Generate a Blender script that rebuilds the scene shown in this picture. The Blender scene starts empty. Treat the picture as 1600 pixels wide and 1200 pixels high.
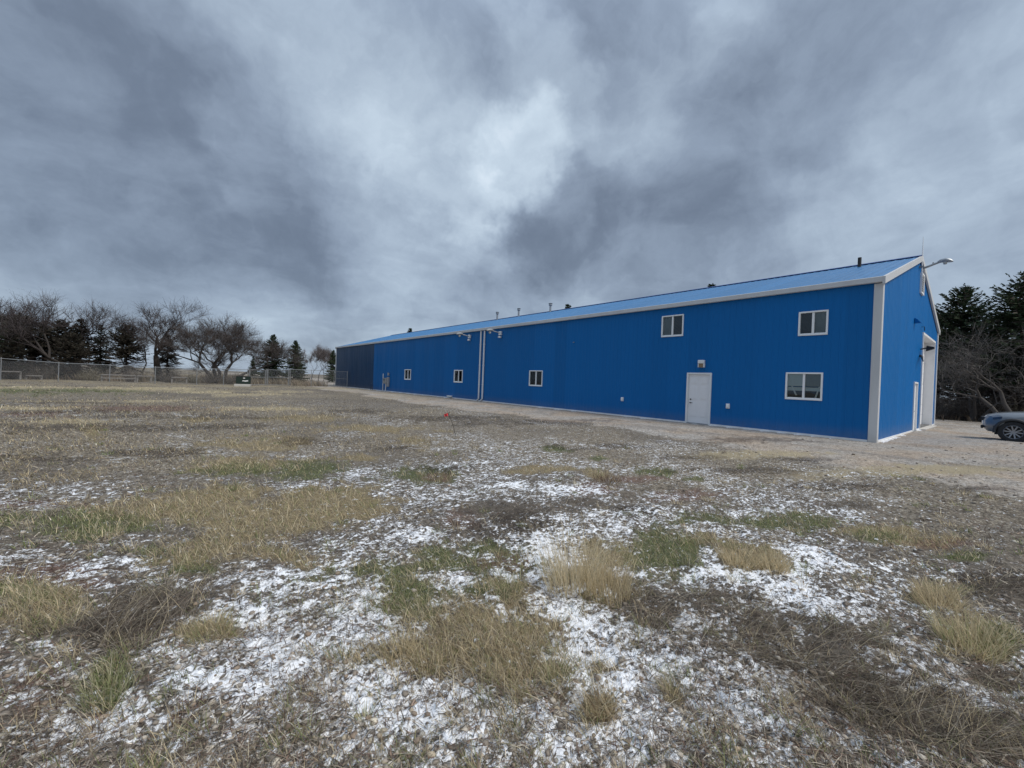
import bpy, bmesh, math, random
import numpy as np
from mathutils import Vector, Matrix
PI = math.pi
random.seed(11)
scene = bpy.context.scene
COL = scene.collection

# ------------------------------------------------------------------ camera
EYE = np.array([0.0, 0.0, 1.5])
FPX, PITCH, ROLL, YAW = 645.97, -0.0051, 0.0392, 0.6922
_F = np.array([math.sin(YAW)*math.cos(PITCH), math.cos(YAW)*math.cos(PITCH), math.sin(PITCH)])
_R = np.array([math.cos(YAW), -math.sin(YAW), 0.0])
_U = np.cross(_R, _F)
_R, _U = _R*math.cos(ROLL)+_U*math.sin(ROLL), -_R*math.sin(ROLL)+_U*math.cos(ROLL)
cam_d = bpy.data.cameras.new('camera')
cam_d.sensor_width = 36.0
cam_d.lens = FPX/1600*36
cam_d.clip_start = 0.05
cam_d.clip_end = 6000
cam = bpy.data.objects.new('camera', cam_d)
COL.objects.link(cam)
cam.matrix_world = Matrix(((_R[0], _U[0], -_F[0], EYE[0]), (_R[1], _U[1], -_F[1], EYE[1]),
                           (_R[2], _U[2], -_F[2], EYE[2]), (0, 0, 0, 1)))
scene.camera = cam

def ray(px, py):
    px = np.asarray(px, float); py = np.asarray(py, float)
    v = _F*FPX + _R*(px[..., None]-800) - _U*(py[..., None]-600)
    return v/np.linalg.norm(v, axis=-1, keepdims=True)
def gnd(px, py):
    v = ray(px, py)
    t = -EYE[2]/v[..., 2]
    return EYE[:2]+v[..., :2]*t[..., None]
def at_y(px, py, Y):
    v = ray(px, py); return EYE+v*(Y/v[1])
def at_x(px, py, X):
    v = ray(px, py); return EYE+v*(X/v[0])
def at_dist(px, py, D):
    v = ray(px, py); return EYE+v*(D/np.hypot(v[0], v[1]))

# ------------------------------------------------------------------ node helper
class NG:
    def __init__(s, tree): s.t = tree; s.n = tree.nodes; s.l = tree.links
    def add(s, kind, **kw):
        n = s.n.new(kind)
        for k, v in kw.items(): setattr(n, k, v)
        return n
    def set(s, sock, v):
        if v is None: return
        if isinstance(v, bpy.types.NodeSocket): s.l.new(v, sock)
        else:
            if sock.type == 'RGBA' and not hasattr(v, '__len__'): v = (v, v, v, 1)
            if sock.type == 'RGBA' and len(v) == 3: v = (*v, 1)
            sock.default_value = v
    def math(s, op, a, b=None, c=None, clamp=False):
        n = s.add('ShaderNodeMath', operation=op, use_clamp=clamp)
        s.set(n.inputs[0], a); s.set(n.inputs[1], b); s.set(n.inputs[2], c)
        return n.outputs[0]
    def vmath(s, op, a, b=None, out=0):
        n = s.add('ShaderNodeVectorMath', operation=op)
        s.set(n.inputs[0], a); s.set(n.inputs[1], b)
        return n.outputs[out]
    def noise(s, vec, scale, detail=4, rough=.55, out=0, dist=0):
        n = s.add('ShaderNodeTexNoise')
        s.set(n.inputs['Vector'], vec); n.inputs['Scale'].default_value = scale
        n.inputs['Detail'].default_value = detail; n.inputs['Roughness'].default_value = rough
        n.inputs['Distortion'].default_value = dist
        return n.outputs[out]
    def voronoi(s, vec, scale, feature='F1', out='Distance', rnd=1):
        n = s.add('ShaderNodeTexVoronoi', feature=feature)
        s.set(n.inputs['Vector'], vec); n.inputs['Scale'].default_value = scale
        n.inputs['Randomness'].default_value = rnd
        return n.outputs[out]
    def mix(s, f, a, b, blend='MIX'):
        n = s.add('ShaderNodeMix', data_type='RGBA', blend_type=blend)
        s.set(n.inputs[0], f); s.set(n.inputs[6], a); s.set(n.inputs[7], b)
        return n.outputs[2]
    def ramp(s, f, stops, interp='LINEAR'):
        n = s.add('ShaderNodeValToRGB'); r = n.color_ramp; r.interpolation = interp
        while len(r.elements) < len(stops): r.elements.new(.5)
        for e, (p, c) in zip(r.elements, stops):
            e.position = p
            if not hasattr(c, '__len__'): c = (c, c, c)
            e.color = (*c[:3], 1)
        s.set(n.inputs[0], f); return n.outputs[0]
    def maprange(s, v, a, b, c=0., d=1., smooth=True):
        n = s.add('ShaderNodeMapRange', interpolation_type='SMOOTHSTEP' if smooth else 'LINEAR')
        s.set(n.inputs['Value'], v)
        for k, x in zip(('From Min', 'From Max', 'To Min', 'To Max'), (a, b, c, d)): s.set(n.inputs[k], x)
        return n.outputs[0]
    def attr(s, name, out='Fac'):
        return s.add('ShaderNodeAttribute', attribute_name=name).outputs[out]
    def mapping(s, vec, scale=(1, 1, 1), rot=(0, 0, 0)):
        n = s.add('ShaderNodeMapping'); s.set(n.inputs[0], vec)
        n.inputs['Scale'].default_value = scale; n.inputs['Rotation'].default_value = rot
        return n.outputs[0]

# ------------------------------------------------------------------ world: overcast sky
SUN_EL, SUN_AZ = math.radians(52), math.radians(168)     # azimuth from +Y towards +X
world = bpy.data.worlds.new('World'); scene.world = world; world.use_nodes = True
world.node_tree.nodes.clear()
g = NG(world.node_tree)
tc = g.add('ShaderNodeTexCoord').outputs['Generated']
sep = g.add('ShaderNodeSeparateXYZ'); g.l.new(tc, sep.inputs[0])
zc = g.math('MAXIMUM', sep.outputs[2], 0.0)
den = g.math('ADD', zc, 0.30)
cmb = g.add('ShaderNodeCombineXYZ')
g.l.new(g.math('DIVIDE', sep.outputs[0], den), cmb.inputs[0])
g.l.new(g.math('DIVIDE', sep.outputs[1], den), cmb.inputs[1])
plane = cmb.outputs[0]
wv = g.noise(plane, .9, 3, .5, out=1)
warp = g.vmath('SUBTRACT', wv, (.5, .5, .5))
sc = g.add('ShaderNodeVectorMath', operation='SCALE'); g.l.new(warp, sc.inputs[0]); sc.inputs['Scale'].default_value = .9
pw = g.vmath('ADD', plane, sc.outputs[0])
n1 = g.noise(pw, 1.15, 7, .50)
n2 = g.noise(pw, 3.4, 7, .56)
D = g.math('ADD', g.math('MULTIPLY', n1, .60), g.math('MULTIPLY', n2, .40))
D = g.math('MULTIPLY', g.math('SUBTRACT', D, .5), 1.15)
# the broad masses of this cloud deck: lighter openings and darker bellies, warped by the same noise
sc2 = g.add('ShaderNodeVectorMath', operation='SCALE'); g.l.new(g.vmath('SUBTRACT', g.noise(tc, 2.4, 6, .6, out=1), (.5, .5, .5)), sc2.inputs[0]); sc2.inputs['Scale'].default_value = .50
wdir = g.vmath('NORMALIZE', g.vmath('ADD', tc, sc2.outputs[0]))
CLOUDS = [(785, 225, 4.5, .25), (740, 325, 4.5, .16), (830, 130, 4.5, .16), (965, 130, 5, .14), (690, 250, 7, .10), (560, 210, 10, .07), (755, 400, 4, .12),
          (640, 330, 9, .05), (450, 490, 12, .09), (1480, 410, 15, .15), (90, 430, 12, .12), (740, 230, 16, .05), (460, 60, 8, .10), (1150, 90, 7, .06), (300, 180, 9, .05),
          (960, 40, 7, -.18), (660, 60, 8, -.14), (880, 345, 6, -.20), (830, 400, 4, -.12), (1050, 300, 10, -.11), (1220, 230, 10, -.06),
          (330, 335, 11, -.18), (520, 370, 7, -.12), (150, 330, 9, -.10), (420, 270, 9, -.05), (1330, 90, 9, -.07), (70, 110, 12, -.04), (200, 40, 9, -.05), (1560, 200, 9, -.05), (1100, 430, 8, -.04)]
for px, py, deg, amp in CLOUDS:
    v = ray(px, py)
    d = g.vmath('DOT_PRODUCT', wdir, tuple(v), out='Value')
    D = g.math('ADD', D, g.maprange(d, math.cos(math.radians(deg*1.7)), 1.0, 0.0, amp))
n4 = g.noise(wdir, 5.5, 7, .58)
n5 = g.noise(wdir, 13, 5, .6)
D = g.math('ADD', D, g.math('MULTIPLY', g.math('SUBTRACT', n4, .5), .42))
D = g.math('ADD', D, g.math('MULTIPLY', g.math('SUBTRACT', n5, .5), .16))
D = g.math('ADD', D, .46)
skycol = g.ramp(D, [(0, (.105, .135, .188)), (.2, (.153, .193, .26)), (.42, (.25, .31, .40)), (.62, (.365, .445, .545)), (.85, (.53, .63, .73)), (1, (.70, .79, .88))])
# an overcast dome is brighter towards the zenith
zen = g.maprange(sep.outputs[2], .58, 1.0, 1.0, 2.4)
skyc = g.mix(1.0, skycol, zen, 'MULTIPLY')
nish = g.add('ShaderNodeTexSky', sky_type='NISHITA', sun_disc=False, sun_elevation=SUN_EL, sun_rotation=SUN_AZ)
b1 = g.add('ShaderNodeBackground'); g.l.new(nish.outputs[0], b1.inputs[0]); b1.inputs[1].default_value = .06
b2 = g.add('ShaderNodeBackground'); g.l.new(skyc, b2.inputs[0]); b2.inputs[1].default_value = .60
mx = g.add('ShaderNodeMixShader'); mx.inputs[0].default_value = .92
g.l.new(b1.outputs[0], mx.inputs[1]); g.l.new(b2.outputs[0], mx.inputs[2])
wo = g.add('ShaderNodeOutputWorld'); g.l.new(mx.outputs[0], wo.inputs[0])

sd = bpy.data.lights.new('sun', 'SUN'); sd.energy = 1.5; sd.angle = math.radians(22); sd.color = (1, .93, .83)
sun = bpy.data.objects.new('sun', sd); COL.objects.link(sun)
sdir = Vector((math.sin(SUN_AZ)*math.cos(SUN_EL), math.cos(SUN_AZ)*math.cos(SUN_EL), math.sin(SUN_EL)))
sun.rotation_euler = sdir.to_track_quat('Z', 'Y').to_euler()
sun.location = (0, 0, 60)
scene.view_settings.view_transform = 'Standard'
scene.view_settings.look = 'None'
scene.view_settings.gamma = 1
scene.view_settings.use_curve_mapping = False
scene.view_settings.exposure = 0.95

# ------------------------------------------------------------------ noise in numpy
def _h(i, j, s):
    n = (i.astype(np.int64)*374761393 + j.astype(np.int64)*668265263 + s*982451653) & 0xffffffff
    n = ((n ^ (n >> 13))*1274126177) & 0xffffffff
    n = ((n ^ (n >> 16))*2246822519) & 0xffffffff
    return ((n ^ (n >> 15)) & 0xffffff)/16777215.0
def vn(x, y, s=0):
    i = np.floor(x); j = np.floor(y); u = x-i; v = y-j
    u = u*u*(3-2*u); v = v*v*(3-2*v)
    a = _h(i, j, s); b = _h(i+1, j, s); c = _h(i, j+1, s); d = _h(i+1, j+1, s)
    return a+(b-a)*u+(c-a)*v+(a-b-c+d)*u*v
def fbm(x, y, s=0, o=4, gain=.5):
    t = 0; a = 1; w = 0
    for k in range(o):
        t = t+a*vn(x*2**k+17.3*k, y*2**k-9.1*k, s+k*31); w += a; a *= gain
    return t/w
def sstep(a, b, x):
    t = np.clip((x-a)/(b-a), 0, 1); return t*t*(3-2*t)

# ------------------------------------------------------------------ building dimensions
BX, BY, BL, BW, HE, HR = 17.56, 2.736, 56.46, 15.78, 5.33, 7.727

# ------------------------------------------------------------------ ground cover layout: ellipses (photo px, converted to ground metres)
BL_DEF = dict(
 tan=[(520, 790, 105, 30), (400, 815, 120, 38), (320, 865, 85, 30), (445, 870, 60, 18), (330, 780, 95, 26), (240, 795, 90, 20), (385, 725, 70, 16),
      (400, 692, 90, 10), (755, 995, 125, 80), (680, 1030, 70, 45), (800, 930, 45, 30), (925, 905, 60, 30), (940, 870, 45, 25), (1165, 868, 42, 20), (1205, 872, 24, 18),
      (1470, 935, 60, 22), (1510, 985, 60, 35), (1545, 1010, 30, 22), (60, 950, 80, 42), (320, 985, 38, 15), (1100, 842, 30, 12), (870, 1045, 26, 18), (935, 1110, 22, 18),
      (930, 742, 22, 10), (1370, 832, 60, 10), (1450, 845, 60, 8), (145, 680, 18, 14), (310, 657, 30, 6), (590, 672, 90, 6), (480, 655, 60, 6), (560, 715, 30, 6),
      (1050, 1085, 14, 14), (640, 690, 40, 8), (850, 738, 60, 6)],
 green=[(480, 737, 62, 16), (660, 745, 66, 13), (700, 890, 130, 36), (640, 930, 60, 40), (780, 925, 50, 18), (1045, 865, 62, 40), (1090, 812, 50, 12), (1020, 738, 30, 6), (862, 705, 22, 5), (935, 718, 14, 4),
        (1240, 815, 75, 14), (110, 818, 140, 20), (170, 1068, 22, 30), (380, 735, 60, 10), (250, 860, 60, 14), (300, 890, 50, 10), (1560, 1000, 40, 30), (1360, 838, 40, 8), (1090, 750, 18, 4), (1500, 870, 50, 6), (100, 612, 160, 4), (30, 925, 50, 18), (740, 925, 60, 16)],
 mat=[(240, 950, 80, 34), (150, 985, 70, 30), (300, 930, 50, 14), (1110, 940, 100, 38), (1040, 950, 50, 26), (1190, 985, 100, 40), (1290, 1010, 90, 35), (1310, 1060, 70, 40), (1400, 1100, 90, 42), (1500, 1150, 80, 45),
      (790, 800, 90, 20), (900, 790, 60, 14), (1540, 1060, 60, 25), (1000, 930, 30, 30), (1560, 920, 60, 20), (1330, 790, 60, 8), (1220, 1030, 60, 25)],
 snow=[(560, 870, 90, 26), (480, 900, 130, 28), (400, 985, 130, 50), (560, 960, 70, 50), (520, 1040, 130, 50), (330, 1060, 70, 40), (90, 885, 150, 26), (200, 870, 90, 18), (420, 1110, 90, 40), (180, 1110, 90, 40),
       (880, 980, 45, 60), (960, 1060, 80, 50), (1010, 1130, 110, 45), (1080, 1085, 60, 40), (1200, 1110, 70, 60), (1250, 925, 90, 28), (1130, 895, 60, 14), (1330, 960, 60, 20), (1420, 1010, 70, 35), (1530, 1080, 80, 50), (1290, 1170, 90, 60), (740, 1060, 120, 30), (820, 1130, 100, 40), (640, 1100, 90, 40),
       (770, 868, 60, 14), (340, 745, 60, 10), (200, 755, 90, 8), (480, 760, 80, 10), (540, 735, 50, 10), (600, 815, 60, 18), (640, 840, 50, 20), (500, 678, 70, 5), (900, 762, 80, 14), (830, 760, 50, 8), (1050, 775, 60, 8), (1190, 800, 70, 6), (1340, 800, 60, 6), (950, 735, 60, 8), (700, 720, 90, 8),
       (1530, 718, 90, 3), (1280, 885, 60, 14), (1450, 880, 70, 8), (1500, 900, 60, 8), (700, 700, 120, 6), (60, 700, 80, 5), (250, 670, 60, 3), (850, 690, 60, 4), (1240, 860, 50, 10), (60, 760, 60, 6), (780, 900, 60, 20), (850, 870, 30, 25)],
 red=[(100, 900, 80, 18), (920, 765, 40, 14), (1080, 775, 50, 10), (720, 810, 40, 16), (780, 880, 50, 14), (480, 1080, 60, 40), (60, 1080, 60, 40), (660, 1090, 60, 30), (1330, 1080, 60, 30), (1560, 1040, 40, 20), (60, 785, 70, 8), (680, 745, 30, 8), (1000, 750, 40, 5), (240, 640, 120, 4), (60, 648, 70, 4), (1480, 850, 60, 5), (300, 1120, 60, 30), (200, 990, 40, 14)],
 dark=[(120, 668, 150, 6), (330, 652, 110, 4), (470, 690, 60, 5), (60, 715, 90, 6), (240, 705, 90, 6), (360, 668, 70, 4), (700, 735, 50, 6), (1150, 735, 90, 5), (1320, 760, 90, 6), (950, 700, 80, 4), (1260, 720, 60, 3), (200, 990, 80, 24), (330, 1090, 90, 30), (560, 1070, 60, 20), (560, 644, 50, 4), (800, 820, 90, 20), (1180, 690, 90, 4), (700, 655, 120, 5), (100, 645, 120, 3), (210, 652, 60, 3), (1560, 905, 60, 12), (1480, 800, 60, 6), (850, 660, 120, 6), (1400, 1080, 90, 40), (80, 632, 120, 2), (620, 700, 40, 4), (1060, 715, 70, 4), (40, 1170, 90, 30), (1540, 768, 60, 4), (1000, 800, 60, 8)],
 turf=[(120, 690, 260, 42), (420, 668, 200, 30), (250, 640, 330, 22), (600, 690, 110, 16), (60, 740, 120, 25), (300, 720, 160, 18), (620, 650, 110, 10)],
 gold=[(1470, 738, 170, 9), (1180, 712, 120, 6), (395, 618, 60, 3), (330, 613, 60, 2), (100, 606, 120, 1.6), (240, 608, 90, 1.6), (440, 612, 50, 2), (60, 640, 90, 2.5), (170, 628, 160, 2), (400, 640, 80, 4), (120, 660, 70, 4)],
)
def _prep(lst):
    out = []
    for px, py, rx, ry in lst:
        c = gnd(px, py); a = gnd(px+rx, py+_R[2]*0)-gnd(px-rx, py); a = a/2
        lo = gnd(px, py+ry); hi = gnd(px, max(py-ry, 572+.036*px+12)); b = (hi-lo)/2
        M = np.linalg.inv(np.array([[a[0], b[0]], [a[1], b[1]]]))
        out.append(((hi+lo)/2, M, max(np.hypot(*a), np.hypot(*b))*1.5))
    return out
BLOBS = {k: _prep(v) for k, v in BL_DEF.items()}
def masks(x, y):
    dist = np.hypot(x, y)
    w1 = fbm(x*1.3, y*1.3, 3, 4)-.5; w2 = fbm(x*6, y*6, 9, 4)-.5
    res = {}
    for k, bl in BLOBS.items():
        m = np.zeros_like(x)
        wz = w1*1.7+w2*1.6
        for c, M, R in bl:
            sel = np.abs(x-c[0])+np.abs(y-c[1]) < R*1.9
            if not sel.any(): continue
            dx = x[sel]-c[0]; dy = y[sel]-c[1]
            q = np.sqrt((M[0, 0]*dx+M[0, 1]*dy)**2+(M[1, 0]*dx+M[1, 1]*dy)**2)
            m[sel] = np.maximum(m[sel], 1-sstep(.45, 1.25, q+wz[sel]))
        res[k] = m
    # gravel and bare yard strip beside the building, round its corner and over the yard beyond
    dwall = BX-x
    wob = (fbm(x*.35, y*.35, 21, 3)-.5)*3+(fbm(x*1.6, y*1.6, 22, 3)-.5)*1.6
    edge = np.where(y > BY, 6.3-.035*(y-BY), 6.3+.3*(BY-y))
    gr = (1-sstep(edge-1.4, edge+1.6, dwall+wob))*sstep(-30, -8, y)
    gr = np.where(x > 34, gr*(1-sstep(37, 45, x+wob)), gr)
    res['gravel'] = np.clip(gr, 0, 1)
    rut = np.exp(-((dwall+wob*.25-2.3)/.22)**2)+np.exp(-((dwall+wob*.25-3.9)/.22)**2)
    rut = rut*sstep(.35, .6, fbm(x*.8, y*.3, 24, 3))*.8+sstep(.60, .72, fbm(x*1.1, y*.6, 27, 4))*res['gravel']*.6
    res['dark'] = np.maximum(res['dark'], np.clip(rut, 0, 1)*res['gravel']*.6)
    return res

def height(x, y, fine=True):
    d = np.hypot(x, y)
    inb = sstep(0, 3.0, np.maximum(np.maximum(BX-.05-x, x-(BX+BW)), np.maximum(BY-.05-y, y-(BY+BL))))
    z = (fbm(x*.22, y*.22, 41, 3)-.5)*.22*sstep(2, 14, d)*inb
    z = z+(fbm(x*1.3, y*1.3, 45, 3)-.5)*.05*(.25+.75*inb)
    if fine:
        z = z+(fbm(x*5, y*5, 51, 3)-.5)*.075*np.exp(-d/22)*(.3+.7*inb)
        z = z+(fbm(x*19, y*19, 61, 3)-.5)*.05*np.exp(-d/11)
        z = z+(vn(x*70, y*70, 71)-.5)*.012*np.exp(-d/4)
    return z*(1-sstep(60, 100, d))-.02*(1-inb)*0

# ------------------------------------------------------------------ mesh helpers
def prop(o, label=None, cat=None, group=None, kind=None):
    if label: o['label'] = label
    if cat: o['category'] = cat
    if group: o['group'] = group
    if kind: o['kind'] = kind
    return o
def np_mesh(name, V, quads=None, tris=None, cols=None, smooth=False):
    me = bpy.data.meshes.new(name)
    V = np.ascontiguousarray(V, np.float32).reshape(-1, 3)
    nq = 0 if quads is None else len(quads); nt = 0 if tris is None else len(tris)
    me.vertices.add(len(V)); me.vertices.foreach_set('co', V.ravel())
    loops = []
    if nq: loops.append(np.asarray(quads, np.int32).ravel())
    if nt: loops.append(np.asarray(tris, np.int32).ravel())
    loops = np.concatenate(loops)
    me.loops.add(len(loops)); me.loops.foreach_set('vertex_index', loops)
    me.polygons.add(nq+nt)
    st = np.concatenate([np.arange(nq)*4, nq*4+np.arange(nt)*3]).astype(np.int32)
    me.polygons.foreach_set('loop_start', st)
    if smooth: me.polygons.foreach_set('use_smooth', np.ones(nq+nt, bool))
    me.update(calc_edges=True)
    for k, c in (cols or {}).items():
        c = np.asarray(c, np.float32)
        if c.ndim == 2:
            a = me.color_attributes.new(k, 'FLOAT_COLOR', 'POINT')
            a.data.foreach_set('color', np.concatenate([c, np.ones((len(c), 1), np.float32)], 1).ravel())
        else:
            a = me.attributes.new(k, 'FLOAT', 'POINT'); a.data.foreach_set('value', c)
    me.validate()
    return me
def link(name, me, mat=None, parent=None, loc=None):
    o = bpy.data.objects.new(name, me); COL.objects.link(o)
    if mat is not None and not me.materials: me.materials.append(mat)
    if parent: o.parent = parent
    if loc is not None: o.location = loc
    return o
def empty(name, loc, rz=0):
    o = bpy.data.objects.new(name, None); COL.objects.link(o)
    o.empty_display_size = .3; o.location = loc; o.rotation_euler = (0, 0, rz)
    return o
class MB:
    """collects simple solids, builds ONE mesh object"""
    def __init__(s, f=None): s.bm = bmesh.new(); s.f = f or (lambda u, o, z: (u, o, z))
    def box(s, a, b, c, d, e, h, bev=0):
        vs = [s.bm.verts.new(s.f(x, y, z)) for x in (a, b) for y in (c, d) for z in (e, h)]
        fs = [s.bm.faces.new([vs[i] for i in q]) for q in ((0, 1, 3, 2), (4, 6, 7, 5), (0, 4, 5, 1), (2, 3, 7, 6), (0, 2, 6, 4), (1, 5, 7, 3))]
        if bev:
            es = list({e_ for f_ in fs for e_ in f_.edges})
            bmesh.ops.bevel(s.bm, geom=es, offset=bev, segments=1, affect='EDGES', profile=.5)
        return s
    def tube(s, pts, r, n=8, cap=True, raw=False):
        P = [Vector(p if raw else s.f(*p)) for p in pts]
        rs = r if hasattr(r, '__len__') else [r]*len(P)
        rings = []
        for i, p in enumerate(P):
            t = (P[min(i+1, len(P)-1)]-P[max(i-1, 0)]).normalized()
            a = t.orthogonal().normalized() if i == 0 else (a-t*a.dot(t)).normalized()
            b = t.cross(a)
            rings.append([s.bm.verts.new(p+(a*math.cos(2*PI*k/n)+b*math.sin(2*PI*k/n))*rs[i]) for k in range(n)])
        for A, B in zip(rings, rings[1:]):
            for k in range(n): s.bm.faces.new((A[k], A[(k+1) % n], B[(k+1) % n], B[k]))
        if cap: s.bm.faces.new(rings[0][::-1]); s.bm.faces.new(rings[-1])
        return s
    def poly(s, pts):
        s.bm.faces.new([s.bm.verts.new(s.f(*p)) for p in pts]); return s
    def prism(s, pts, vec):
        A = [s.bm.verts.new(s.f(*p)) for p in pts]; B = [s.bm.verts.new(s.f(*(Vector(p)+Vector(vec)))) for p in pts]
        n = len(A)
        s.bm.faces.new(A); s.bm.faces.new(B[::-1])
        for k in range(n): s.bm.faces.new((A[k], A[(k+1) % n], B[(k+1) % n], B[k]))
        return s
    def mesh(s, name, smooth=False):
        bmesh.ops.recalc_face_normals(s.bm, faces=s.bm.faces)
        me = bpy.data.meshes.new(name); s.bm.to_mesh(me); s.bm.free()
        if smooth:
            me.polygons.foreach_set('use_smooth', [True]*len(me.polygons))
            me.set_sharp_from_angle(angle=math.radians(40))
        return me
    def build(s, name, mat, parent=None, smooth=False): return link(name, s.mesh(name, smooth), mat, parent)

# ------------------------------------------------------------------ materials
def mat(name, color, rough=.6, metal=0, bump=None, var=None, spec=None, coat=0):
    m = bpy.data.materials.new(name); m.use_nodes = True; m.node_tree.nodes.clear()
    g = NG(m.node_tree); p = g.add('ShaderNodeBsdfPrincipled'); o = g.add('ShaderNodeOutputMaterial')
    g.l.new(p.outputs[0], o.inputs[0])
    pos = g.add('ShaderNodeTexCoord').outputs['Object']
    c = color
    if var:
        amt, scl = var
        n = g.noise(pos, scl, 5, .6)
        c = g.mix(n, tuple(x*(1-amt) for x in color), tuple(min(1, x*(1+amt)) for x in color))
    g.set(p.inputs['Base Color'], c); p.inputs['Roughness'].default_value = rough; p.inputs['Metallic'].default_value = metal
    if spec is not None: p.inputs['Specular IOR Level'].default_value = spec
    p.inputs['Coat Weight'].default_value = coat
    if bump:
        b = g.add('ShaderNodeBump'); b.inputs['Strength'].default_value = bump[1]; b.inputs['Distance'].default_value = bump[2] if len(bump) > 2 else .01
        g.l.new(g.noise(pos, bump[0], 4, .6), b.inputs['Height']); g.l.new(b.outputs[0], p.inputs['Normal'])
    return m
def painted_steel(name, color, rough=.38, dirt=.25, spec=.5):
    m = bpy.data.materials.new(name); m.use_nodes = True; m.node_tree.nodes.clear()
    g = NG(m.node_tree); p = g.add('ShaderNodeBsdfPrincipled'); o = g.add('ShaderNodeOutputMaterial')
    g.l.new(p.outputs[0], o.inputs[0]); p.inputs['Specular IOR Level'].default_value = spec
    pos = g.add('ShaderNodeNewGeometry').outputs['Position']
    st = g.noise(g.mapping(pos, (3, 3, .25)), 1.0, 5, .6)
    big = g.noise(pos, .35, 4, .55)
    f = g.math('ADD', g.math('MULTIPLY', st, .55), g.math('MULTIPLY', big, .45))
    dull = tuple(x*(1-dirt)+.10*dirt for x in color)
    c = g.mix(g.maprange(f, .38, .68), color, dull)
    oi = g.add('ShaderNodeObjectInfo').outputs['Random']
    c = g.mix(1.0, c, g.maprange(oi, 0, 1, .95, 1.05), 'MULTIPLY')
    # splashed dust on the lowest half metre
    sp = g.add('ShaderNodeSeparateXYZ'); g.l.new(pos, sp.inputs[0])
    low = g.math('MULTIPLY', g.maprange(sp.outputs[2], 0, .55, .45, 0), g.noise(pos, 5, 5, .7))
    c = g.mix(low, c, (.23, .21, .19))
    g.set(p.inputs['Base Color'], c)
    g.set(p.inputs['Roughness'], g.maprange(st, .3, .7, rough-.06, rough+.12))
    b = g.add('ShaderNodeBump'); b.inputs['Strength'].default_value = .5; b.inputs['Distance'].default_value = .016
    g.l.new(g.noise(g.mapping(pos, (1, 1, .35)), 1.7, 3, .5), b.inputs['Height']); g.l.new(b.outputs[0], p.inputs['Normal'])
    return m
def attr_mat(name, rough=.85, trans=0.0):
    m = bpy.data.materials.new(name); m.use_nodes = True; m.node_tree.nodes.clear()
    g = NG(m.node_tree); p = g.add('ShaderNodeBsdfPrincipled'); o = g.add('ShaderNodeOutputMaterial')
    col = g.attr('tint', 'Color')
    g.l.new(col, p.inputs['Base Color']); p.inputs['Roughness'].default_value = rough
    p.inputs['Specular IOR Level'].default_value = .2
    if trans:
        t = g.add('ShaderNodeBsdfTranslucent'); g.l.new(col, t.inputs[0])
        mxs = g.add('ShaderNodeMixShader'); mxs.inputs[0].default_value = trans
        g.l.new(p.outputs[0], mxs.inputs[1]); g.l.new(t.outputs[0], mxs.inputs[2]); g.l.new(mxs.outputs[0], o.inputs[0])
    else: g.l.new(p.outputs[0], o.inputs[0])
    return m
M = {}
M['blue'] = painted_steel('blue_steel_siding', (.0, .125, .385), .42, .02, .2)
M['gable'] = M['blue']
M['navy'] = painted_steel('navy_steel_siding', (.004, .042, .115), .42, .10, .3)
M['roof'] = painted_steel('blue_steel_roof', (.04, .16, .35), .36, .12, .4)
M['ridge'] = painted_steel('blue_steel_ridge', (.01, .055, .22), .45, .15)
M['white'] = mat('white_painted_metal', (.76, .77, .78), .5, var=(.08, 3), bump=(40, .1))
M['trim'] = painted_steel('light_grey_trim', (.58, .59, .60), .45, .14)
M['door'] = mat('white_door_paint', (.80, .80, .82), .45, var=(.05, 4), bump=(60, .08))
M['vinyl'] = mat('white_vinyl', (.84, .85, .86), .4, var=(.05, 5))
M['dark'] = mat('dark_metal', (.02, .02, .022), .45, .3, var=(.3, 8))
M['boxgreen'] = mat('dark_green_box_paint', (.006, .018, .013), .5, var=(.2, 6))
M['black'] = mat('black_plastic', (.012, .012, .013), .55, var=(.2, 9))
M['galv'] = mat('galvanised_steel', (.34, .36, .38), .42, .75, var=(.2, 14), bump=(60, .15))
M['fencegalv'] = mat('weathered_fence_steel', (.24, .255, .27), .6, .25, var=(.2, 6))
M['grey'] = mat('grey_enclosure_paint', (.30, .31, .32), .5, var=(.12, 8))
M['blind'] = mat('window_blind_cloth', (.72, .76, .76), .8, var=(.08, 10))
M['blindgrey'] = mat('screened_blind_cloth', (.24, .26, .27), .8, var=(.08, 10))
M['screen'] = mat('insect_screen', (.22, .24, .25), .8, var=(.15, 30))
M['wood'] = mat('weathered_rail_wood', (.20, .19, .18), .85, var=(.3, 10), bump=(30, .4))
M['concrete'] = mat('pale_concrete', (.42, .41, .39), .9, var=(.2, 12), bump=(40, .4))
M['lens'] = mat('frosted_lamp_lens', (.42, .43, .42), .3, var=(.1, 9))
M['amber'] = mat('dull_amber_lens', (.25, .17, .10), .3, var=(.2, 9))
M['bark'] = mat('dark_bark', (.045, .038, .034), .9, var=(.35, 6), bump=(14, .6, .03))
M['bark2'] = mat('grey_bark', (.085, .075, .068), .9, var=(.35, 6), bump=(14, .6, .03))
M['needle'] = attr_mat('spruce_needles', .75, .1)
M['twig'] = attr_mat('bare_twigs', .9)
M['grass'] = attr_mat('grass_blades', .8, .45)
M['twigs_ground'] = attr_mat('ground_litter', .9)
M['stone'] = attr_mat('field_stones', .85)
M['red'] = mat('red_plastic_flag', (.55, .03, .04), .6, var=(.15, 20))
M['floor'] = mat('shed_concrete_floor', (.10, .10, .10), .8, var=(.2, 3))
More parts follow.
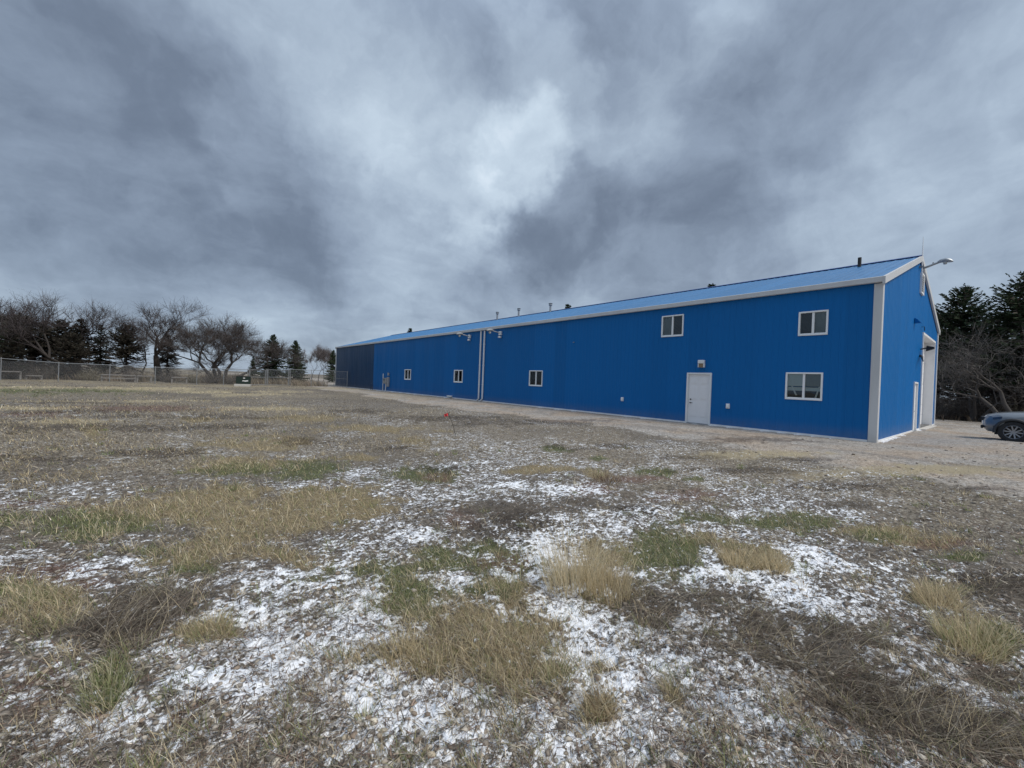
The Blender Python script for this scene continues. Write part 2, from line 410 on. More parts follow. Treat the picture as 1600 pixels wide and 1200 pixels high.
def glass_mat():
    m = bpy.data.materials.new('window_glass'); m.use_nodes = True; m.node_tree.nodes.clear()
    g = NG(m.node_tree); o = g.add('ShaderNodeOutputMaterial')
    t = g.add('ShaderNodeBsdfTransparent'); t.inputs[0].default_value = (.84, .88, .88, 1)
    r = g.add('ShaderNodeBsdfGlossy'); r.inputs['Roughness'].default_value = .03; r.inputs[0].default_value = (.9, .95, 1, 1)
    f = g.add('ShaderNodeFresnel'); f.inputs[0].default_value = 1.5
    pos = g.add('ShaderNodeTexCoord').outputs['Object']
    b = g.add('ShaderNodeBump'); b.inputs['Strength'].default_value = .12; b.inputs['Distance'].default_value = .01
    g.l.new(g.noise(pos, 2.5, 2), b.inputs['Height']); g.l.new(b.outputs[0], r.inputs['Normal'])
    mxs = g.add('ShaderNodeMixShader'); g.l.new(f.outputs[0], mxs.inputs[0]); g.l.new(t.outputs[0], mxs.inputs[1]); g.l.new(r.outputs[0], mxs.inputs[2])
    g.l.new(mxs.outputs[0], o.inputs[0]); return m
M['glass'] = glass_mat()

def ground_mat():
    m = bpy.data.materials.new('field_ground'); m.use_nodes = True; m.node_tree.nodes.clear()
    g = NG(m.node_tree); p = g.add('ShaderNodeBsdfPrincipled'); o = g.add('ShaderNodeOutputMaterial'); g.l.new(p.outputs[0], o.inputs[0])
    P = g.add('ShaderNodeNewGeometry').outputs['Position']
    flat = g.vmath('MULTIPLY', P, (1, 1, .6))
    nA = g.noise(flat, 1.3, 5, .6); nB = g.noise(flat, 9, 6, .68); nC = g.noise(flat, 34, 5, .7); nD = g.noise(flat, 95, 3, .7)
    vcol = g.voronoi(flat, 42, out='Color'); vd = g.voronoi(flat, 42)
    vcol2 = g.voronoi(flat, 15, out='Color')
    s1 = g.add('ShaderNodeSeparateXYZ'); g.l.new(vcol, s1.inputs[0])
    s2 = g.add('ShaderNodeSeparateXYZ'); g.l.new(vcol2, s2.inputs[0])
    soil = g.ramp(g.math('ADD', g.math('MULTIPLY', nB, .6), g.math('MULTIPLY', nC, .4)), [(.3, (.028, .022, .019)), (.5, (.085, .072, .060)), (.66, (.27, .24, .205))])
    peb = g.ramp(s1.outputs[0], [(0, (.025, .021, .018)), (.35, (.07, .06, .052)), (.72, (.17, .15, .125)), (.93, (.33, .30, .25)), (1, (.5, .47, .42))])
    base = g.mix(g.maprange(nB, .40, .62, .15, .75), soil, peb)
    # weathered thatch: pale grey-brown dead stems pressed on the soil
    th = g.ramp(g.noise(g.mapping(flat, (9, 2.2, 4), (0, 0, .5)), 5, 6, .72), [(.36, (.028, .024, .021)), (.52, (.12, .105, .088)), (.68, (.36, .33, .28))])
    base = g.mix(g.maprange(nA, .35, .65, .25, .7), base, th)
    pl = g.ramp(g.math('ADD', g.math('MULTIPLY', s1.outputs[1], .45), g.math('MULTIPLY', nB, .55)), [(.25, (.035, .029, .023)), (.44, (.125, .104, .078)), (.64, (.31, .27, .205)), (.82, (.52, .48, .41))])
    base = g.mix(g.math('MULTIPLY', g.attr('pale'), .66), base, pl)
    grav = g.ramp(g.math('ADD', g.math('MULTIPLY', s1.outputs[0], .35), g.math('ADD', g.math('MULTIPLY', nC, .4), g.math('MULTIPLY', s2.outputs[1], .25))),
                  [(.2, (.12, .11, .10)), (.5, (.28, .26, .235)), (.8, (.46, .44, .41))])
    warm = g.mix(g.maprange(g.noise(flat, .45, 4, .6), .4, .62), grav, g.mix(1, grav, (1.05, .94, .83), 'MULTIPLY'))
    base = g.mix(g.maprange(g.math('ADD', g.attr('gravel'), g.math('MULTIPLY', g.math('SUBTRACT', nB, .5), .9)), .3, .62), base, warm)
    tan = g.ramp(g.noise(g.mapping(flat, (3, 7, 3), (0, 0, .3)), 6, 6, .7), [(.3, (.07, .055, .033)), (.52, (.21, .17, .10)), (.72, (.37, .31, .20))])
    base = g.mix(g.math('MULTIPLY', g.attr('tan'), .9), base, tan)
    gold = g.ramp(nC, [(.3, (.16, .13, .085)), (.6, (.36, .31, .205))])
    base = g.mix(g.math('MULTIPLY', g.attr('gold'), .85), base, gold)
    grn = g.ramp(nC, [(.3, (.025, .032, .012)), (.6, (.10, .115, .05))])
    base = g.mix(g.math('MULTIPLY', g.attr('green'), .8), base, grn)
    red = g.ramp(nC, [(.3, (.05, .028, .022)), (.65, (.19, .115, .095))])
    base = g.mix(g.math('MULTIPLY', g.attr('red'), .65), base, red)
    mt = g.ramp(g.noise(g.mapping(flat, (12, 2, 4), (0, 0, -.5)), 4, 6, .72), [(.3, (.03, .026, .022)), (.55, (.115, .10, .085)), (.75, (.25, .225, .19))])
    base = g.mix(g.math('MULTIPLY', g.attr('mat'), .85), base, mt)
    base = g.mix(g.math('MULTIPLY', g.attr('dark'), .85), base, g.mix(1, base, (.42, .40, .40), 'MULTIPLY'))
    # fine wind-blown snow caught in flecks
    sn = g.math('ADD', g.math('MULTIPLY', g.noise(flat, 5.5, 3, .6), .24), g.math('MULTIPLY', g.noise(g.mapping(flat, (1, 1.5, 1), (0, 0, .6)), 14, 4, .6), .42))
    sn = g.math('ADD', sn, g.math('MULTIPLY', g.noise(flat, 42, 3, .6), .34))
    thr = g.math('SUBTRACT', .612, g.math('MULTIPLY', g.attr('snow'), .17))
    smask = g.maprange(g.math('SUBTRACT', sn, thr), -.026, .05)
    snowc = g.ramp(nC, [(.3, (.68, .71, .76)), (.6, (.86, .88, .91))])
    base = g.mix(smask, base, snowc)
    g.set(p.inputs['Base Color'], base)
    p.inputs['Roughness'].default_value = .9; p.inputs['Specular IOR Level'].default_value = .15
    hgt = g.math('ADD', g.math('MULTIPLY', nC, .5), g.math('MULTIPLY', nD, .3))
    hgt = g.math('ADD', hgt, g.math('MULTIPLY', smask, .35))
    hgt = g.math('SUBTRACT', hgt, g.math('MULTIPLY', vd, .25))
    b = g.add('ShaderNodeBump'); b.inputs['Strength'].default_value = .9; b.inputs['Distance'].default_value = .022
    g.l.new(hgt, b.inputs['Height']); g.l.new(b.outputs[0], p.inputs['Normal'])
    return m

# ------------------------------------------------------------------ ground sheet
def make_ground():
    hdg = YAW
    fine = np.radians(np.linspace(-60, 60, 900))
    rest = np.radians(np.linspace(60, 300, 90))[1:-1]
    ang = np.concatenate([fine, rest])+hdg
    dep = []
    r = .5
    while r < 1.3: dep.append(r); r += .1
    k = 0
    y = 416*1.5/1.3
    while 416*1.5/y < 75: dep.append(416*1.5/y); y -= 1.15 if y > 20 else .5
    r = dep[-1]
    while r < 3500: r *= 1.12; dep.append(r)
    dep = np.array(dep)
    A, R_ = np.meshgrid(ang, dep)
    rad = R_*np.where(np.abs(A-hdg) < math.radians(60), 1/np.cos(np.clip(A-hdg, -1.05, 1.05)), 2.0)
    rad = np.where(R_ < 75, rad, R_+ (rad-R_)*np.clip(1-(R_-75)/200, 0, 1))
    X = rad*np.sin(A); Y = rad*np.cos(A)
    nr, na = X.shape
    x = X.ravel(); y = Y.ravel()
    z = height(x, y); mk = masks(x, y)
    d = np.hypot(x, y)
    open_ = (1-mk['gravel'])*(1-sstep(16, 34, d))
    snow = mk['snow']*(.16+.26*sstep(.35, .6, fbm(x*2.6, y*2.6, 78, 4)))*(1-.78*sstep(4.5, 9, d)) + open_*(.26+.28*(1-sstep(3, 6, d))+.30*sstep(.40, .60, fbm(x*.55, y*.55, 77, 5)))
    snow = snow*(1-.62*mk['turf'])*(1-.75*mk['tan'])*(1-.7*mk['green'])*(1-.6*mk['mat'])
    # thin drift caught against the foot of the walls
    dw = np.maximum(np.maximum(BX-x, x-(BX+BW)), np.maximum(BY-y, y-(BY+BL)))
    snow = np.maximum(snow, np.where(dw < .16, 1.15*sstep(.35, .6, vn(x*1.2, y*1.2, 5)), 0))
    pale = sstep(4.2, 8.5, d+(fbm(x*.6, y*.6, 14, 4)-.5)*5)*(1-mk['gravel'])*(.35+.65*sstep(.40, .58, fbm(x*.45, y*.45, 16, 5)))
    snow = snow*(1-.22*sstep(5.5, 9, d))
    goldfar = mk['gold']+.55*sstep(26, 40, d)*(x < BX)*sstep(.45, .6, fbm(x*.12, y*.3, 88, 4))
    idx = np.arange(nr*na).reshape(nr, na)
    a = idx[:-1]; b = idx[1:]
    q = np.stack([a, np.roll(a, -1, 1), np.roll(b, -1, 1), b], -1).reshape(-1, 4)
    V = np.stack([x, y, z], 1); V = np.vstack([V, [[0, 0, float(z[:na].mean())]]])
    c = nr*na
    t = np.stack([idx[0], np.full(na, c), np.roll(idx[0], -1)], 1)
    def ap(v, e=0): return np.append(np.clip(v, 0, 1.3), e)
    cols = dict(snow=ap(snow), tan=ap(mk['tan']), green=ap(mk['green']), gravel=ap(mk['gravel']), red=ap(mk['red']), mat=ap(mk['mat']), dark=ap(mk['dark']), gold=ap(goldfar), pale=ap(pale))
    me = np_mesh('ground', V, q, t, cols, smooth=True)
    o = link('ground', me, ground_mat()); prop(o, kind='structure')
make_ground()

# ------------------------------------------------------------------ the long blue building
shed = empty('metal_warehouse', (BX, BY, 0))
prop(shed, 'long bright blue ribbed steel warehouse with white door, small windows and navy far end', 'building')
SH = (BX, BY, 0)
def fl(u, o, z): return (-o, u, z)          # long wall: u runs away from the near corner, o outwards
def fg(u, o, z): return (u, -o, z)          # near gable
def rib_profile(n, w):
    per = w/n; us = []; os_ = []
    for k in range(n):
        for a, b in ((0, 0), (.40, 0), (.46, .009), (.56, .009), (.62, 0)):
            us.append(k*per+a*per); os_.append(b)
    us.append(w); os_.append(0)
    return np.array(us), np.array(os_)
NP = 62; PW = BL/NP; GP = 17; GW = BW/GP
def siding_mesh(w, nrib, top, holes, f, zb=.04):
    us, os_ = rib_profile(nrib, w)
    ex = [e for h in holes for e in h[:2] if 0 < e < w]
    allu = np.array(sorted(set([round(float(a_), 3) for a_ in list(us)+ex])))
    oo = np.interp(allu, us, os_)
    bm = bmesh.new(); cache = {}
    def v(u, o, z):
        k = (round(u, 4), round(z, 4))
        if k not in cache: cache[k] = bm.verts.new(f(u, o, z))
        return cache[k]
    for (u0, o0), (u1, o1) in zip(zip(allu, oo), zip(allu[1:], oo[1:])):
        hs = [h for h in holes if h[0] < (u0+u1)/2 < h[1]]
        zs = sorted({zb}.union(*[{max(zb, h[2]), h[3]} for h in hs])) if hs else [zb]
        for za, zz in zip(zs, zs[1:]+[None]):
            t0 = zz if zz is not None else (top(u0) if callable(top) else top)
            t1 = zz if zz is not None else (top(u1) if callable(top) else top)
            if any(h[2]-1e-4 <= za and (zz is not None and zz <= h[3]+1e-4) for h in hs): continue
            bm.faces.new((v(u0, o0, za), v(u1, o1, za), v(u1, o1, t1), v(u0, o0, t0)))
    me = bpy.data.meshes.new('siding_panel'); bm.to_mesh(me); bm.free(); return me
# openings on the long wall: (y0, y1, z0, z1) in world metres
WIN = [(36.16, 37.51, 1.31, 2.31), (27.2, 28.47, 1.28, 2.28), (18.27, 19.47, 1.29, 2.27), (9.37, 10.43, 3.84, 4.82), (4.11, 4.99, 3.57, 4.44), (4.19, 5.32, 1.26, 2.25)]
DOOR = (8.03, 9.11, .0, 2.21)
lh = [(a-BY+.04, b-BY-.04, c+.04, d-.04) for a, b, c, d in WIN]+[(DOOR[0]-BY+.04, DOOR[1]-BY-.04, 0, DOOR[3]-.04)]
plain = siding_mesh(PW, 4, HE, [], fl); plain.materials.append(M['blue'])
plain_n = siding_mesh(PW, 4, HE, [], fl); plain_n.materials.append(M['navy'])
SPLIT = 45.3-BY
for i in range(NP):
    u0 = i*PW
    hs = [(a-u0, b-u0, c, d) for a, b, c, d in lh if b > u0 and a < u0+PW]
    if hs:
        me = siding_mesh(PW, 4, HE, hs, fl); me.materials.append(M['blue'])
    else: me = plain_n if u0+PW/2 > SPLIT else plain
    link('siding_panel', me, None, shed, (0, u0, 0))
# gable
def gtop(u): return HE+(HR-HE)*(1-abs(u-BW/2)/(BW/2))
BAY = (27.35-BX, 32.0-BX, 0, 4.5); GD = (25.15-BX, 26.2-BX, 0, 2.2)
ghs = [BAY, (GD[0]+.04, GD[1]-.04, 0, GD[3]-.04)]
for i in range(GP):
    u0 = i*GW
    hs = [(a-u0, b-u0, c, d) for a, b, c, d in ghs if b > u0 and a < u0+GW]
    me = siding_mesh(GW, 4, (lambda u, u0=u0: gtop(u0+u)), hs, fg); me.materials.append(M['gable'])
    link('siding_panel', me, None, shed, (u0, 0, 0))
# rear and far end walls, floor
b = MB(); b.box(BW-.02, BW, 0, BL, 0, HE); b.build('rear_wall', M['blue'], shed)
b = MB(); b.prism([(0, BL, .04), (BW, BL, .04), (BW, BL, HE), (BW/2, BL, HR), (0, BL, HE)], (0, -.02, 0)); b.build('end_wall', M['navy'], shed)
b = MB(); b.box(.05, BW-.05, .05, BL-.05, -.05, .06); b.build('floor_slab', M['floor'], shed)
# roof
sl = math.hypot(BW/2, HR-HE); ang = math.atan2(HR-HE, BW/2)
def roof_mesh(side):
    us, os_ = rib_profile(3, PW)
    ov = .14
    V = []; q = []
    for u, o in zip(us, os_):
        for s_ in (-ov, sl+.02):
            x = s_*math.cos(ang)-math.sin(ang)*(o+.03); z = HE+s_*math.sin(ang)+math.cos(ang)*(o*1.3+.03)
            V.append((x if side else BW-x, u, z))
    for k in range(len(us)-1): q.append((2*k, 2*k+1, 2*k+3, 2*k+2))
    me = np_mesh('roof_panel', np.array(V), np.array(q)); me.materials.append(M['roof']); return me
rm = [roof_mesh(0), roof_mesh(1)]
for i in range(NP):
    for s_ in (1, 0): link('roof_panel', rm[s_], None, shed, (0, i*PW, 0))
b = MB()
b.prism([(BW/2-.28, -.08, HR-.015), (BW/2, -.08, HR+.075), (BW/2+.28, -.08, HR-.015), (BW/2+.28, -.08, HR-.03+.03), (BW/2, -.08, HR+.095), (BW/2-.28, -.08, HR+.0)], (0, BL+.16, 0))
b.build('ridge_cap', M['ridge'], shed)
# eave gutters
for x0, x1, nm in ((-.15, -.022, 1), (BW+.022, BW+.15, 0)):
    b = MB(); b.box(x0, x1, -.06, BL+.06, HE-.17, HE+.012, .012); b.build('gutter', M['trim'], shed)
# rake trims
for y0, y1 in ((-.10, -.024), (BL+.004, BL+.08)):
    for s_ in (1, 0):
        pts = [(-.16, HE-.24), (BW/2, HR-.19), (BW/2, HR+.05), (-.16, HE+.0)]
        b = MB(); b.prism([((x if s_ else BW-x), y0, z) for x, z in pts], (0, y1-y0, 0)); b.build('rake_trim', M['trim'], shed)
# corner trims
b = MB(); b.box(-.045, -.0, -.04, .19, -.02, HE-.19, .006); b.box(0.001, .16, -.042, -.001, -.02, HE-.15, .006); b.build('corner_trim', M['trim'], shed)
b = MB(); b.box(-.045, -.0, BL-.16, BL+.04, 0, HE-.19); b.build('corner_trim', M['white'], shed)
b = MB(); b.box(BW-.16, BW-.001, -.045, -.001, 0, HE-.15); b.box(BW+.001, BW+.045, -.045, .16, 0, HE-.19); b.build('corner_trim', M['white'], shed)
b = MB()
for a_, b_ in ((.2, DOOR[0]-BY-.002), (DOOR[1]-BY+.002, BL-.17)): b.box(-.032, -.0, a_, b_, -.02, .065)
b.build('base_trim', M['white'], shed)
b = MB()
for a_, b_ in ((.17, GD[0]-.002), (GD[1]+.002, BAY[0]-.1), (BAY[1]+.1, BW-.17)): b.box(a_, b_, -.032, 0, -.02, .065)
b.build('base_trim', M['white'], shed)

def window(y0, y1, z0, z1, kind):
    a, c = y0-BY, y1-BY; w = .055 if kind != 'far' else .075; mid = (a+c)/2
    b = MB(fl)
    b.box(a, c, -.07, .045, z0, z0+w, .006); b.box(a, c, -.07, .045, z1-w, z1, .006)
    b.box(a, a+w, -.07, .044, z0+w, z1-w); b.box(c-w, c, -.07, .044, z0+w, z1-w)
    f = b.build('window_frame', M['vinyl'], shed)
    b = MB(fl); b.box(mid-.035, mid+.035, -.06, .02, z0+w, z1-w, .004)
    b.box(a+w, mid-.035, -.055, .0, z0+w, z0+w+.03); b.box(mid+.035, c-w, -.055, .01, z0+w, z0+w+.03)
    b.build('mullion', M['vinyl'], f)
    for s0, s1, o in ((a+w, mid-.03, -.03), (mid+.03, c-w, -.015)):
        MB(fl).box(s0, s1, o-.004, o, z0+w, z1-w).build('pane', M['glass'], f)
    if kind == 'left': MB(fl).box(mid+.035, c-w, -.075, -.07, z0+w, z1-w).build('insect_screen', M['screen'], f)
    if kind == 'right': MB(fl).box(a+w, mid-.035, -.075, -.07, z0+w, z1-w).build('insect_screen', M['screen'], f)
    if kind == 'blind':
        h_ = z1-z0
        MB(fl).box(a+w, mid-.03, -.066, -.062, z0+h_*.50, z1-w).build('blind', M['blindgrey'], f)
        MB(fl).box(mid+.03, c-w, -.066, -.062, z0+h_*.50, z1-w).build('blind', M['blind'], f)
        b = MB(fl); b.box(a+w, c-w, -.074, -.068, z0+h_*.33, z0+h_*.46); b.build('blind_rail', M['blind'], f)
        b = MB(fl)
        b.prism([(a+.20, -.075, z0+w), (a+.26, -.075, z0+w), (a+.13, -.075, z0+h_*.5), (a+.09, -.075, z0+h_*.5)], (0, .005, 0))
        b.prism([(c-.30, -.075, z0+h_*.16), (c-.36, -.075, z0+h_*.16), (c-.20, -.075, z0+h_*.5), (c-.16, -.075, z0+h_*.5)], (0, .01, 0))
        b.build('blind_slat', M['vinyl'], f)
for w_, k_ in zip(WIN, ('far', 'far', 'right', 'left', 'right', 'blind')): window(*w_, k_)

def man_door(f, u0, u1, z1, panels=True, handle_u=None):
    w = .075
    b = MB(f); b.box(u0, u0+w, -.1, .05, 0, z1, .005); b.box(u1-w, u1, -.1, .05, 0, z1, .005); b.box(u0+w, u1-w, -.1, .048, z1-w, z1, .005)
    fr = b.build('door_frame', M['white'], shed)
    MB(f).box(u0+w, u1-w, -.1, .06, -.01, .035).build('threshold', M['galv'], fr)
    b = MB(f); b.box(u0+w+.004, u1-w-.004, -.07, -.02, .04, z1-w-.004)
    dd = b.build('door', M['door'], shed)
    W = u1-u0-2*w
    if panels:
        for cx in (.26, .74):
            for za, zb in ((.30, .92), (1.06, 1.62), (1.72, 1.98)):
                m_ = u0+w+W*cx
                b = MB(f)
                for q in range(2):
                    e = q*.035
                    b.box(m_-W*.17+e, m_+W*.17-e, -.021, -.012+q*.006, za+e, zb-e, .004)
                b.build('raised_panel', M['door'], dd)
    hu = handle_u
    b = MB(f); b.tube([(hu, -.02, .90), (hu, .045, .90)], .022, 10); b.tube([(hu, .04, .90), (hu+(.11 if hu < (u0+u1)/2 else -.11), .045, .90)], .012, 8); b.build('door_handle', M['dark'], dd)
    b = MB(f); b.tube([(hu, -.02, 1.05), (hu, .012, 1.05)], .03, 12); b.build('deadbolt', M['dark'], dd)
man_door(fl, DOOR[0]-BY, DOOR[1]-BY, DOOR[3], True, 8.92-BY)
man_door(fg, GD[0], GD[1], GD[3], False, GD[0]+.14)
# gable door: deep white jambs and a sectional door set back
b = MB(fg)
b.box(BAY[0]-.10, BAY[0], -.42, .05, 0, BAY[3]+.10); b.box(BAY[1], BAY[1]+.10, -.42, .05, 0, BAY[3]+.10); b.box(BAY[0], BAY[1], -.42, .048, BAY[3], BAY[3]+.10)
jam = b.build('bay_door_frame', M['white'], shed)
for k in range(8):
    h0 = .03+k*(BAY[3]-.03)/8; h1 = .03+(k+1)*(BAY[3]-.03)/8-.012
    b = MB(fg); b.box(BAY[0]+.005, BAY[1]-.005, -.40, -.355, h0, h1, .01); b.build('door_section', M['door'], jam)
MB(fg).box(BAY[0]-.05, BAY[1]+.05, -.4, .25, -.06, .03).build('concrete_sill', M['concrete'], shed)
# gable louvre
b = MB(fg); u0, u1, z0, z1 = 25.75-BX, 26.6-BX, 6.2, 7.12
for a_, c_, e_, h_ in ((u0, u1, z0, z0+.07), (u0, u1, z1-.07, z1), (u0, u0+.07, z0+.07, z1-.07), (u1-.07, u1, z0+.07, z1-.07)): b.box(a_, c_, 0, .07, e_, h_)
lv = b.build('gable_vent', M['white'], shed)
for k in range(8):
    z = z0+.09+k*.1
    MB(fg).prism([(u0+.07, .01, z+.07), (u0+.07, .05, z), (u0+.07, .055, z+.012), (u0+.07, .015, z+.082)], (u1-u0-.14, 0, 0)).build('slat', M['white'], lv)

# downspouts
for y, kick in ((24.87, .25), (24.42, .25)):
    u = y-BY; b = MB(fl)
    b.box(u-.055, u+.055, .03, .11, .18, HE-.2, .006)
    b.prism([(u-.055, .03, .18), (u+.055, .03, .18), (u+.055+kick, .03, .04), (u-.0+kick, .03, -.02)], (0, .08, 0))
    d_ = b.build('downspout', M['white'], shed)
    for z in (1.2, 2.6, 4.1): MB(fl).box(u-.07, u+.07, .02, .118, z, z+.04).build('strap', M['white'], d_)
# arm lights under the eave
for y in (26.35, 22.55):
    u = y-BY; b = MB(fl); b.box(u-.12, u+.12, .02, .16, 4.68, 4.95, .01); b.box(u-.10, u+.10, .04, .22, 4.50, 4.60, .02)
    bx = b.build('arm_light', M['white'], shed)
    MB(fl).tube([(u, .1, 4.82), (u, .5, 4.88), (u, .75, 4.90)], .035, 8).build('arm', M['galv'], bx)
    b = MB(fl); b.tube([(u, .70, 4.92), (u, .85, 4.95), (u, 1.1, 4.93), (u, 1.25, 4.88)], [.05, .09, .10, .04], 12); b.build('lamp_head', M['fencegalv'], bx, True)
    b = MB(fl); b.tube([(u, .98, 4.83), (u, .98, 4.74), (u, .98, 4.69)], [.08, .07, .03], 12); b.build('lamp_lens', M['lens'], bx, True)
# lamp above the door
u = 8.46-BY; b = MB(fl); b.box(u-.13, u+.13, .02, .17, 2.60, 2.75, .015); b.box(u-.13, u-.10, .02, .14, 2.44, 2.60); b.box(u+.10, u+.13, .02, .14, 2.44, 2.60); b.box(u-.10, u+.10, .02, .04, 2.44, 2.60)
wl = b.build('door_light', M['white'], shed); MB(fl).box(u-.095, u+.095, .042, .13, 2.45, 2.598, .01).build('lamp_lens', M['amber'], wl)
# weatherproof sockets, a small hook and a low vent
for y, z in ((12.43, .85), (7.33, .86)):
    u = y-BY; b = MB(fl); b.box(u-.07, u+.07, .0, .06, z-.10, z+.10, .01)
    so = b.build('outlet_box', M['white'], shed); MB(fl).box(u-.055, u+.055, .06, .09, z-.06, z+.07, .012).build('cover', M['vinyl'], so)
u = 15.8-BY; MB(fl).tube([(u, .0, 3.88), (u, .10, 3.88), (u, .12, 3.84)], .02, 8).build('hook', M['galv'], shed)
u = 28.9-BY; MB(fl).box(u-.3, u+.3, .02, .2, .09, .2, .01).build('dryer_vent', M['white'], shed)
# electric service: mast pipes, meter and panel
u = 42.6-BY; MB(fl).tube([(u, .06, 0), (u, .06, 1.85)], .05, 8).build('conduit', M['white'], shed)
u = 41.85-BY; b = MB(fl); b.box(u-.42, u+.42, .02, .24, .8, 1.4, .015); mb = b.build('meter_box', M['grey'], shed)
MB(fl).tube([(u, .24, 1.2), (u, .33, 1.2), (u, .36, 1.2)], [.12, .11, .06], 14).build('meter_dial', M['glass'], mb)
MB(fl).tube([(u-.1, .1, 0), (u-.1, .1, .8)], .06, 8).build('conduit', M['white'], mb)
u = 41.2-BY; b = MB(fl); b.box(u-.2, u+.2, .02, .18, .5, 1.5, .015); b.box(u-.14, u+.14, .02, .15, 1.65, 1.95, .015); b.build('junction_box', M['grey'], shed)
u = 45.0-BY; b = MB(fl); b.tube([(u-.35, .35, 0), (u-.35, .35, .7), (u+.2, .35, .7), (u+.2, .35, 0)], .03, 8); b.build('guard_pipe', M['navy'], shed)
# roof pipes
for y, hh in ((33.0, .84), (29.7, .84), (25.5, .80)):
    x = 25.1-BX; z0 = HE+(x/(BW/2))*(HR-HE)-.02; u = y-BY
    b = MB(); b.tube([(x, u, z0), (x, u, z0+hh-.2)], .085, 12); ch = b.build('roof_flue', M['galv'], shed, True)
    b = MB(); b.tube([(x, u, z0+hh-.24), (x, u, z0+hh-.2), (x, u, z0+hh-.06)], [.09, .15, .15], 12); b.tube([(x, u, z0+hh-.03), (x, u, z0+hh)], [.19, .15], 12); b.build('flue_cap', M['galv'], ch, True)
x = 24.4-BX; z0 = HE+(x/(BW/2))*(HR-HE); u = 4.63-BY
MB().tube([(x, u, z0-.05), (x, u, z0+.46)], .07, 12).build('plumbing_vent', M['black'], shed, True)
# whip antenna on the gable peak
x = 25.3-BX; b = MB(); b.tube([(x, -.09, HR-.75), (x, -.09, HR+.15), (x, -.09, HR+.85)], [.022, .018, .008], 6); an = b.build('antenna', M['white'], shed)
b = MB(); b.box(x-.06, x+.06, -.12, -.0, HR-.5, HR-.44); b.build('bracket', M['galv'], an)
# street-lamp style arm light on the gable peak
x = 25.9-BX; zb = 7.30
arm = MB(); arm.tube([(x, -.02, zb), (x, -.25, zb+.08), (x, -.5, zb+.17), (x, -.62, zb+.21)], [.055, .05, .045, .045], 10); ar = arm.build('yard_light', M['galv'], shed, True)
b = MB(); b.tube([(x, -.52, zb+.19), (x, -.60, zb+.23), (x, -.74, zb+.25), (x, -.90, zb+.19), (x, -.99, zb+.14)], [.045, .075, .10, .075, .02], 14)
b.build('lamp_head', M['galv'], ar, True)
b = MB(); b.tube([(x, -.74, zb+.17), (x, -.75, zb+.08), (x, -.75, zb+.06)], [.075, .06, .03], 12); b.build('lamp_lens', M['lens'], ar, True)
b = MB(); b.tube([(x, -.38, zb+.14), (x, -.38, zb+.22)], .03, 8); b.build('light_sensor', M['galv'], ar)
b = MB(); b.box(x-.08, x+.08, -.05, 0, zb-.14, zb+.14); b.build('wall_plate', M['blue'], ar)
# small blue hood and bracket on the gable
b = MB(fg); u = 24.6-BX; b.prism([(u-.12, .02, 4.70), (u-.12, .22, 4.70), (u-.12, .10, 4.86), (u-.12, .02, 4.92)], (.24, 0, 0)); b.build('vent_hood', M['blue'], shed)
b = MB(fg); u = 26.7-BX; b.tube([(u, .02, 4.78), (u, .12, 4.78), (u, .12, 4.6)], .015, 6); b.build('cable_bracket', M['dark'], shed)
# flood light and camera at the bay door
b = MB(fg); u = 26.75-BX
b.tube([(u, .0, 3.75), (u, .2, 3.8), (u, .32, 3.78)], .03, 8); fb = b.build('flood_light', M['dark'], shed)
b = MB(fg); b.prism([(u-.14, .20, 3.66), (u-.14, .46, 3.76), (u-.14, .46, 3.83), (u-.14, .22, 3.90)], (.28, 0, 0)); b.build('lamp_housing', M['dark'], fb)
b = MB(fg); u = 26.2-BX; b.tube([(u+.35, .02, 3.45), (u+.2, .1, 3.38), (u-.35, .18, 3.22), (u-.7, .24, 3.12)], [.05, .05, .03, .02], 8); b.build('security_camera', M['dark'], shed)

# ------------------------------------------------------------------ strips / tubes in numpy
rng = np.random.default_rng(5)
def strips(P, D, W, taper=.3):
    """flat quads from P along D, W = half width vector"""
    n = len(P)
    V = np.stack([P-W, P+W, P+D+W*taper, P+D-W*taper], 1).reshape(-1, 3)
    q = np.arange(4*n).reshape(n, 4)
    return V, q
def prisms(P0, P1, r0, r1, n=4):
    """tapered n-gon tubes between pairs of points"""
    P0 = np.asarray(P0); P1 = np.asarray(P1); r0 = np.asarray(r0)[:, None]; r1 = np.asarray(r1)[:, None]
    d = P1-P0; d = d/np.maximum(np.linalg.norm(d, axis=1, keepdims=True), 1e-6)
    ref = np.where(np.abs(d[:, 2:3]) < .9, np.array([[0, 0, 1.]]), np.array([[1., 0, 0]]))
    a = np.cross(d, ref); a /= np.linalg.norm(a, axis=1, keepdims=True); b = np.cross(d, a)
    k = len(P0); V = []
    for i in range(n):
        c, s = math.cos(2*PI*i/n), math.sin(2*PI*i/n)
        V.append(P0+(a*c+b*s)*r0)
    for i in range(n):
        c, s = math.cos(2*PI*i/n), math.sin(2*PI*i/n)
        V.append(P1+(a*c+b*s)*r1)
    V = np.stack(V, 1).reshape(-1, 3)
    base = np.arange(k)[:, None]*(2*n)
    q = np.concatenate([base+np.array([[i, (i+1) % n, n+(i+1) % n, n+i]]) for i in range(n)])
    return V, q
def unit(v): return v/np.maximum(np.linalg.norm(v, axis=-1, keepdims=True), 1e-9)

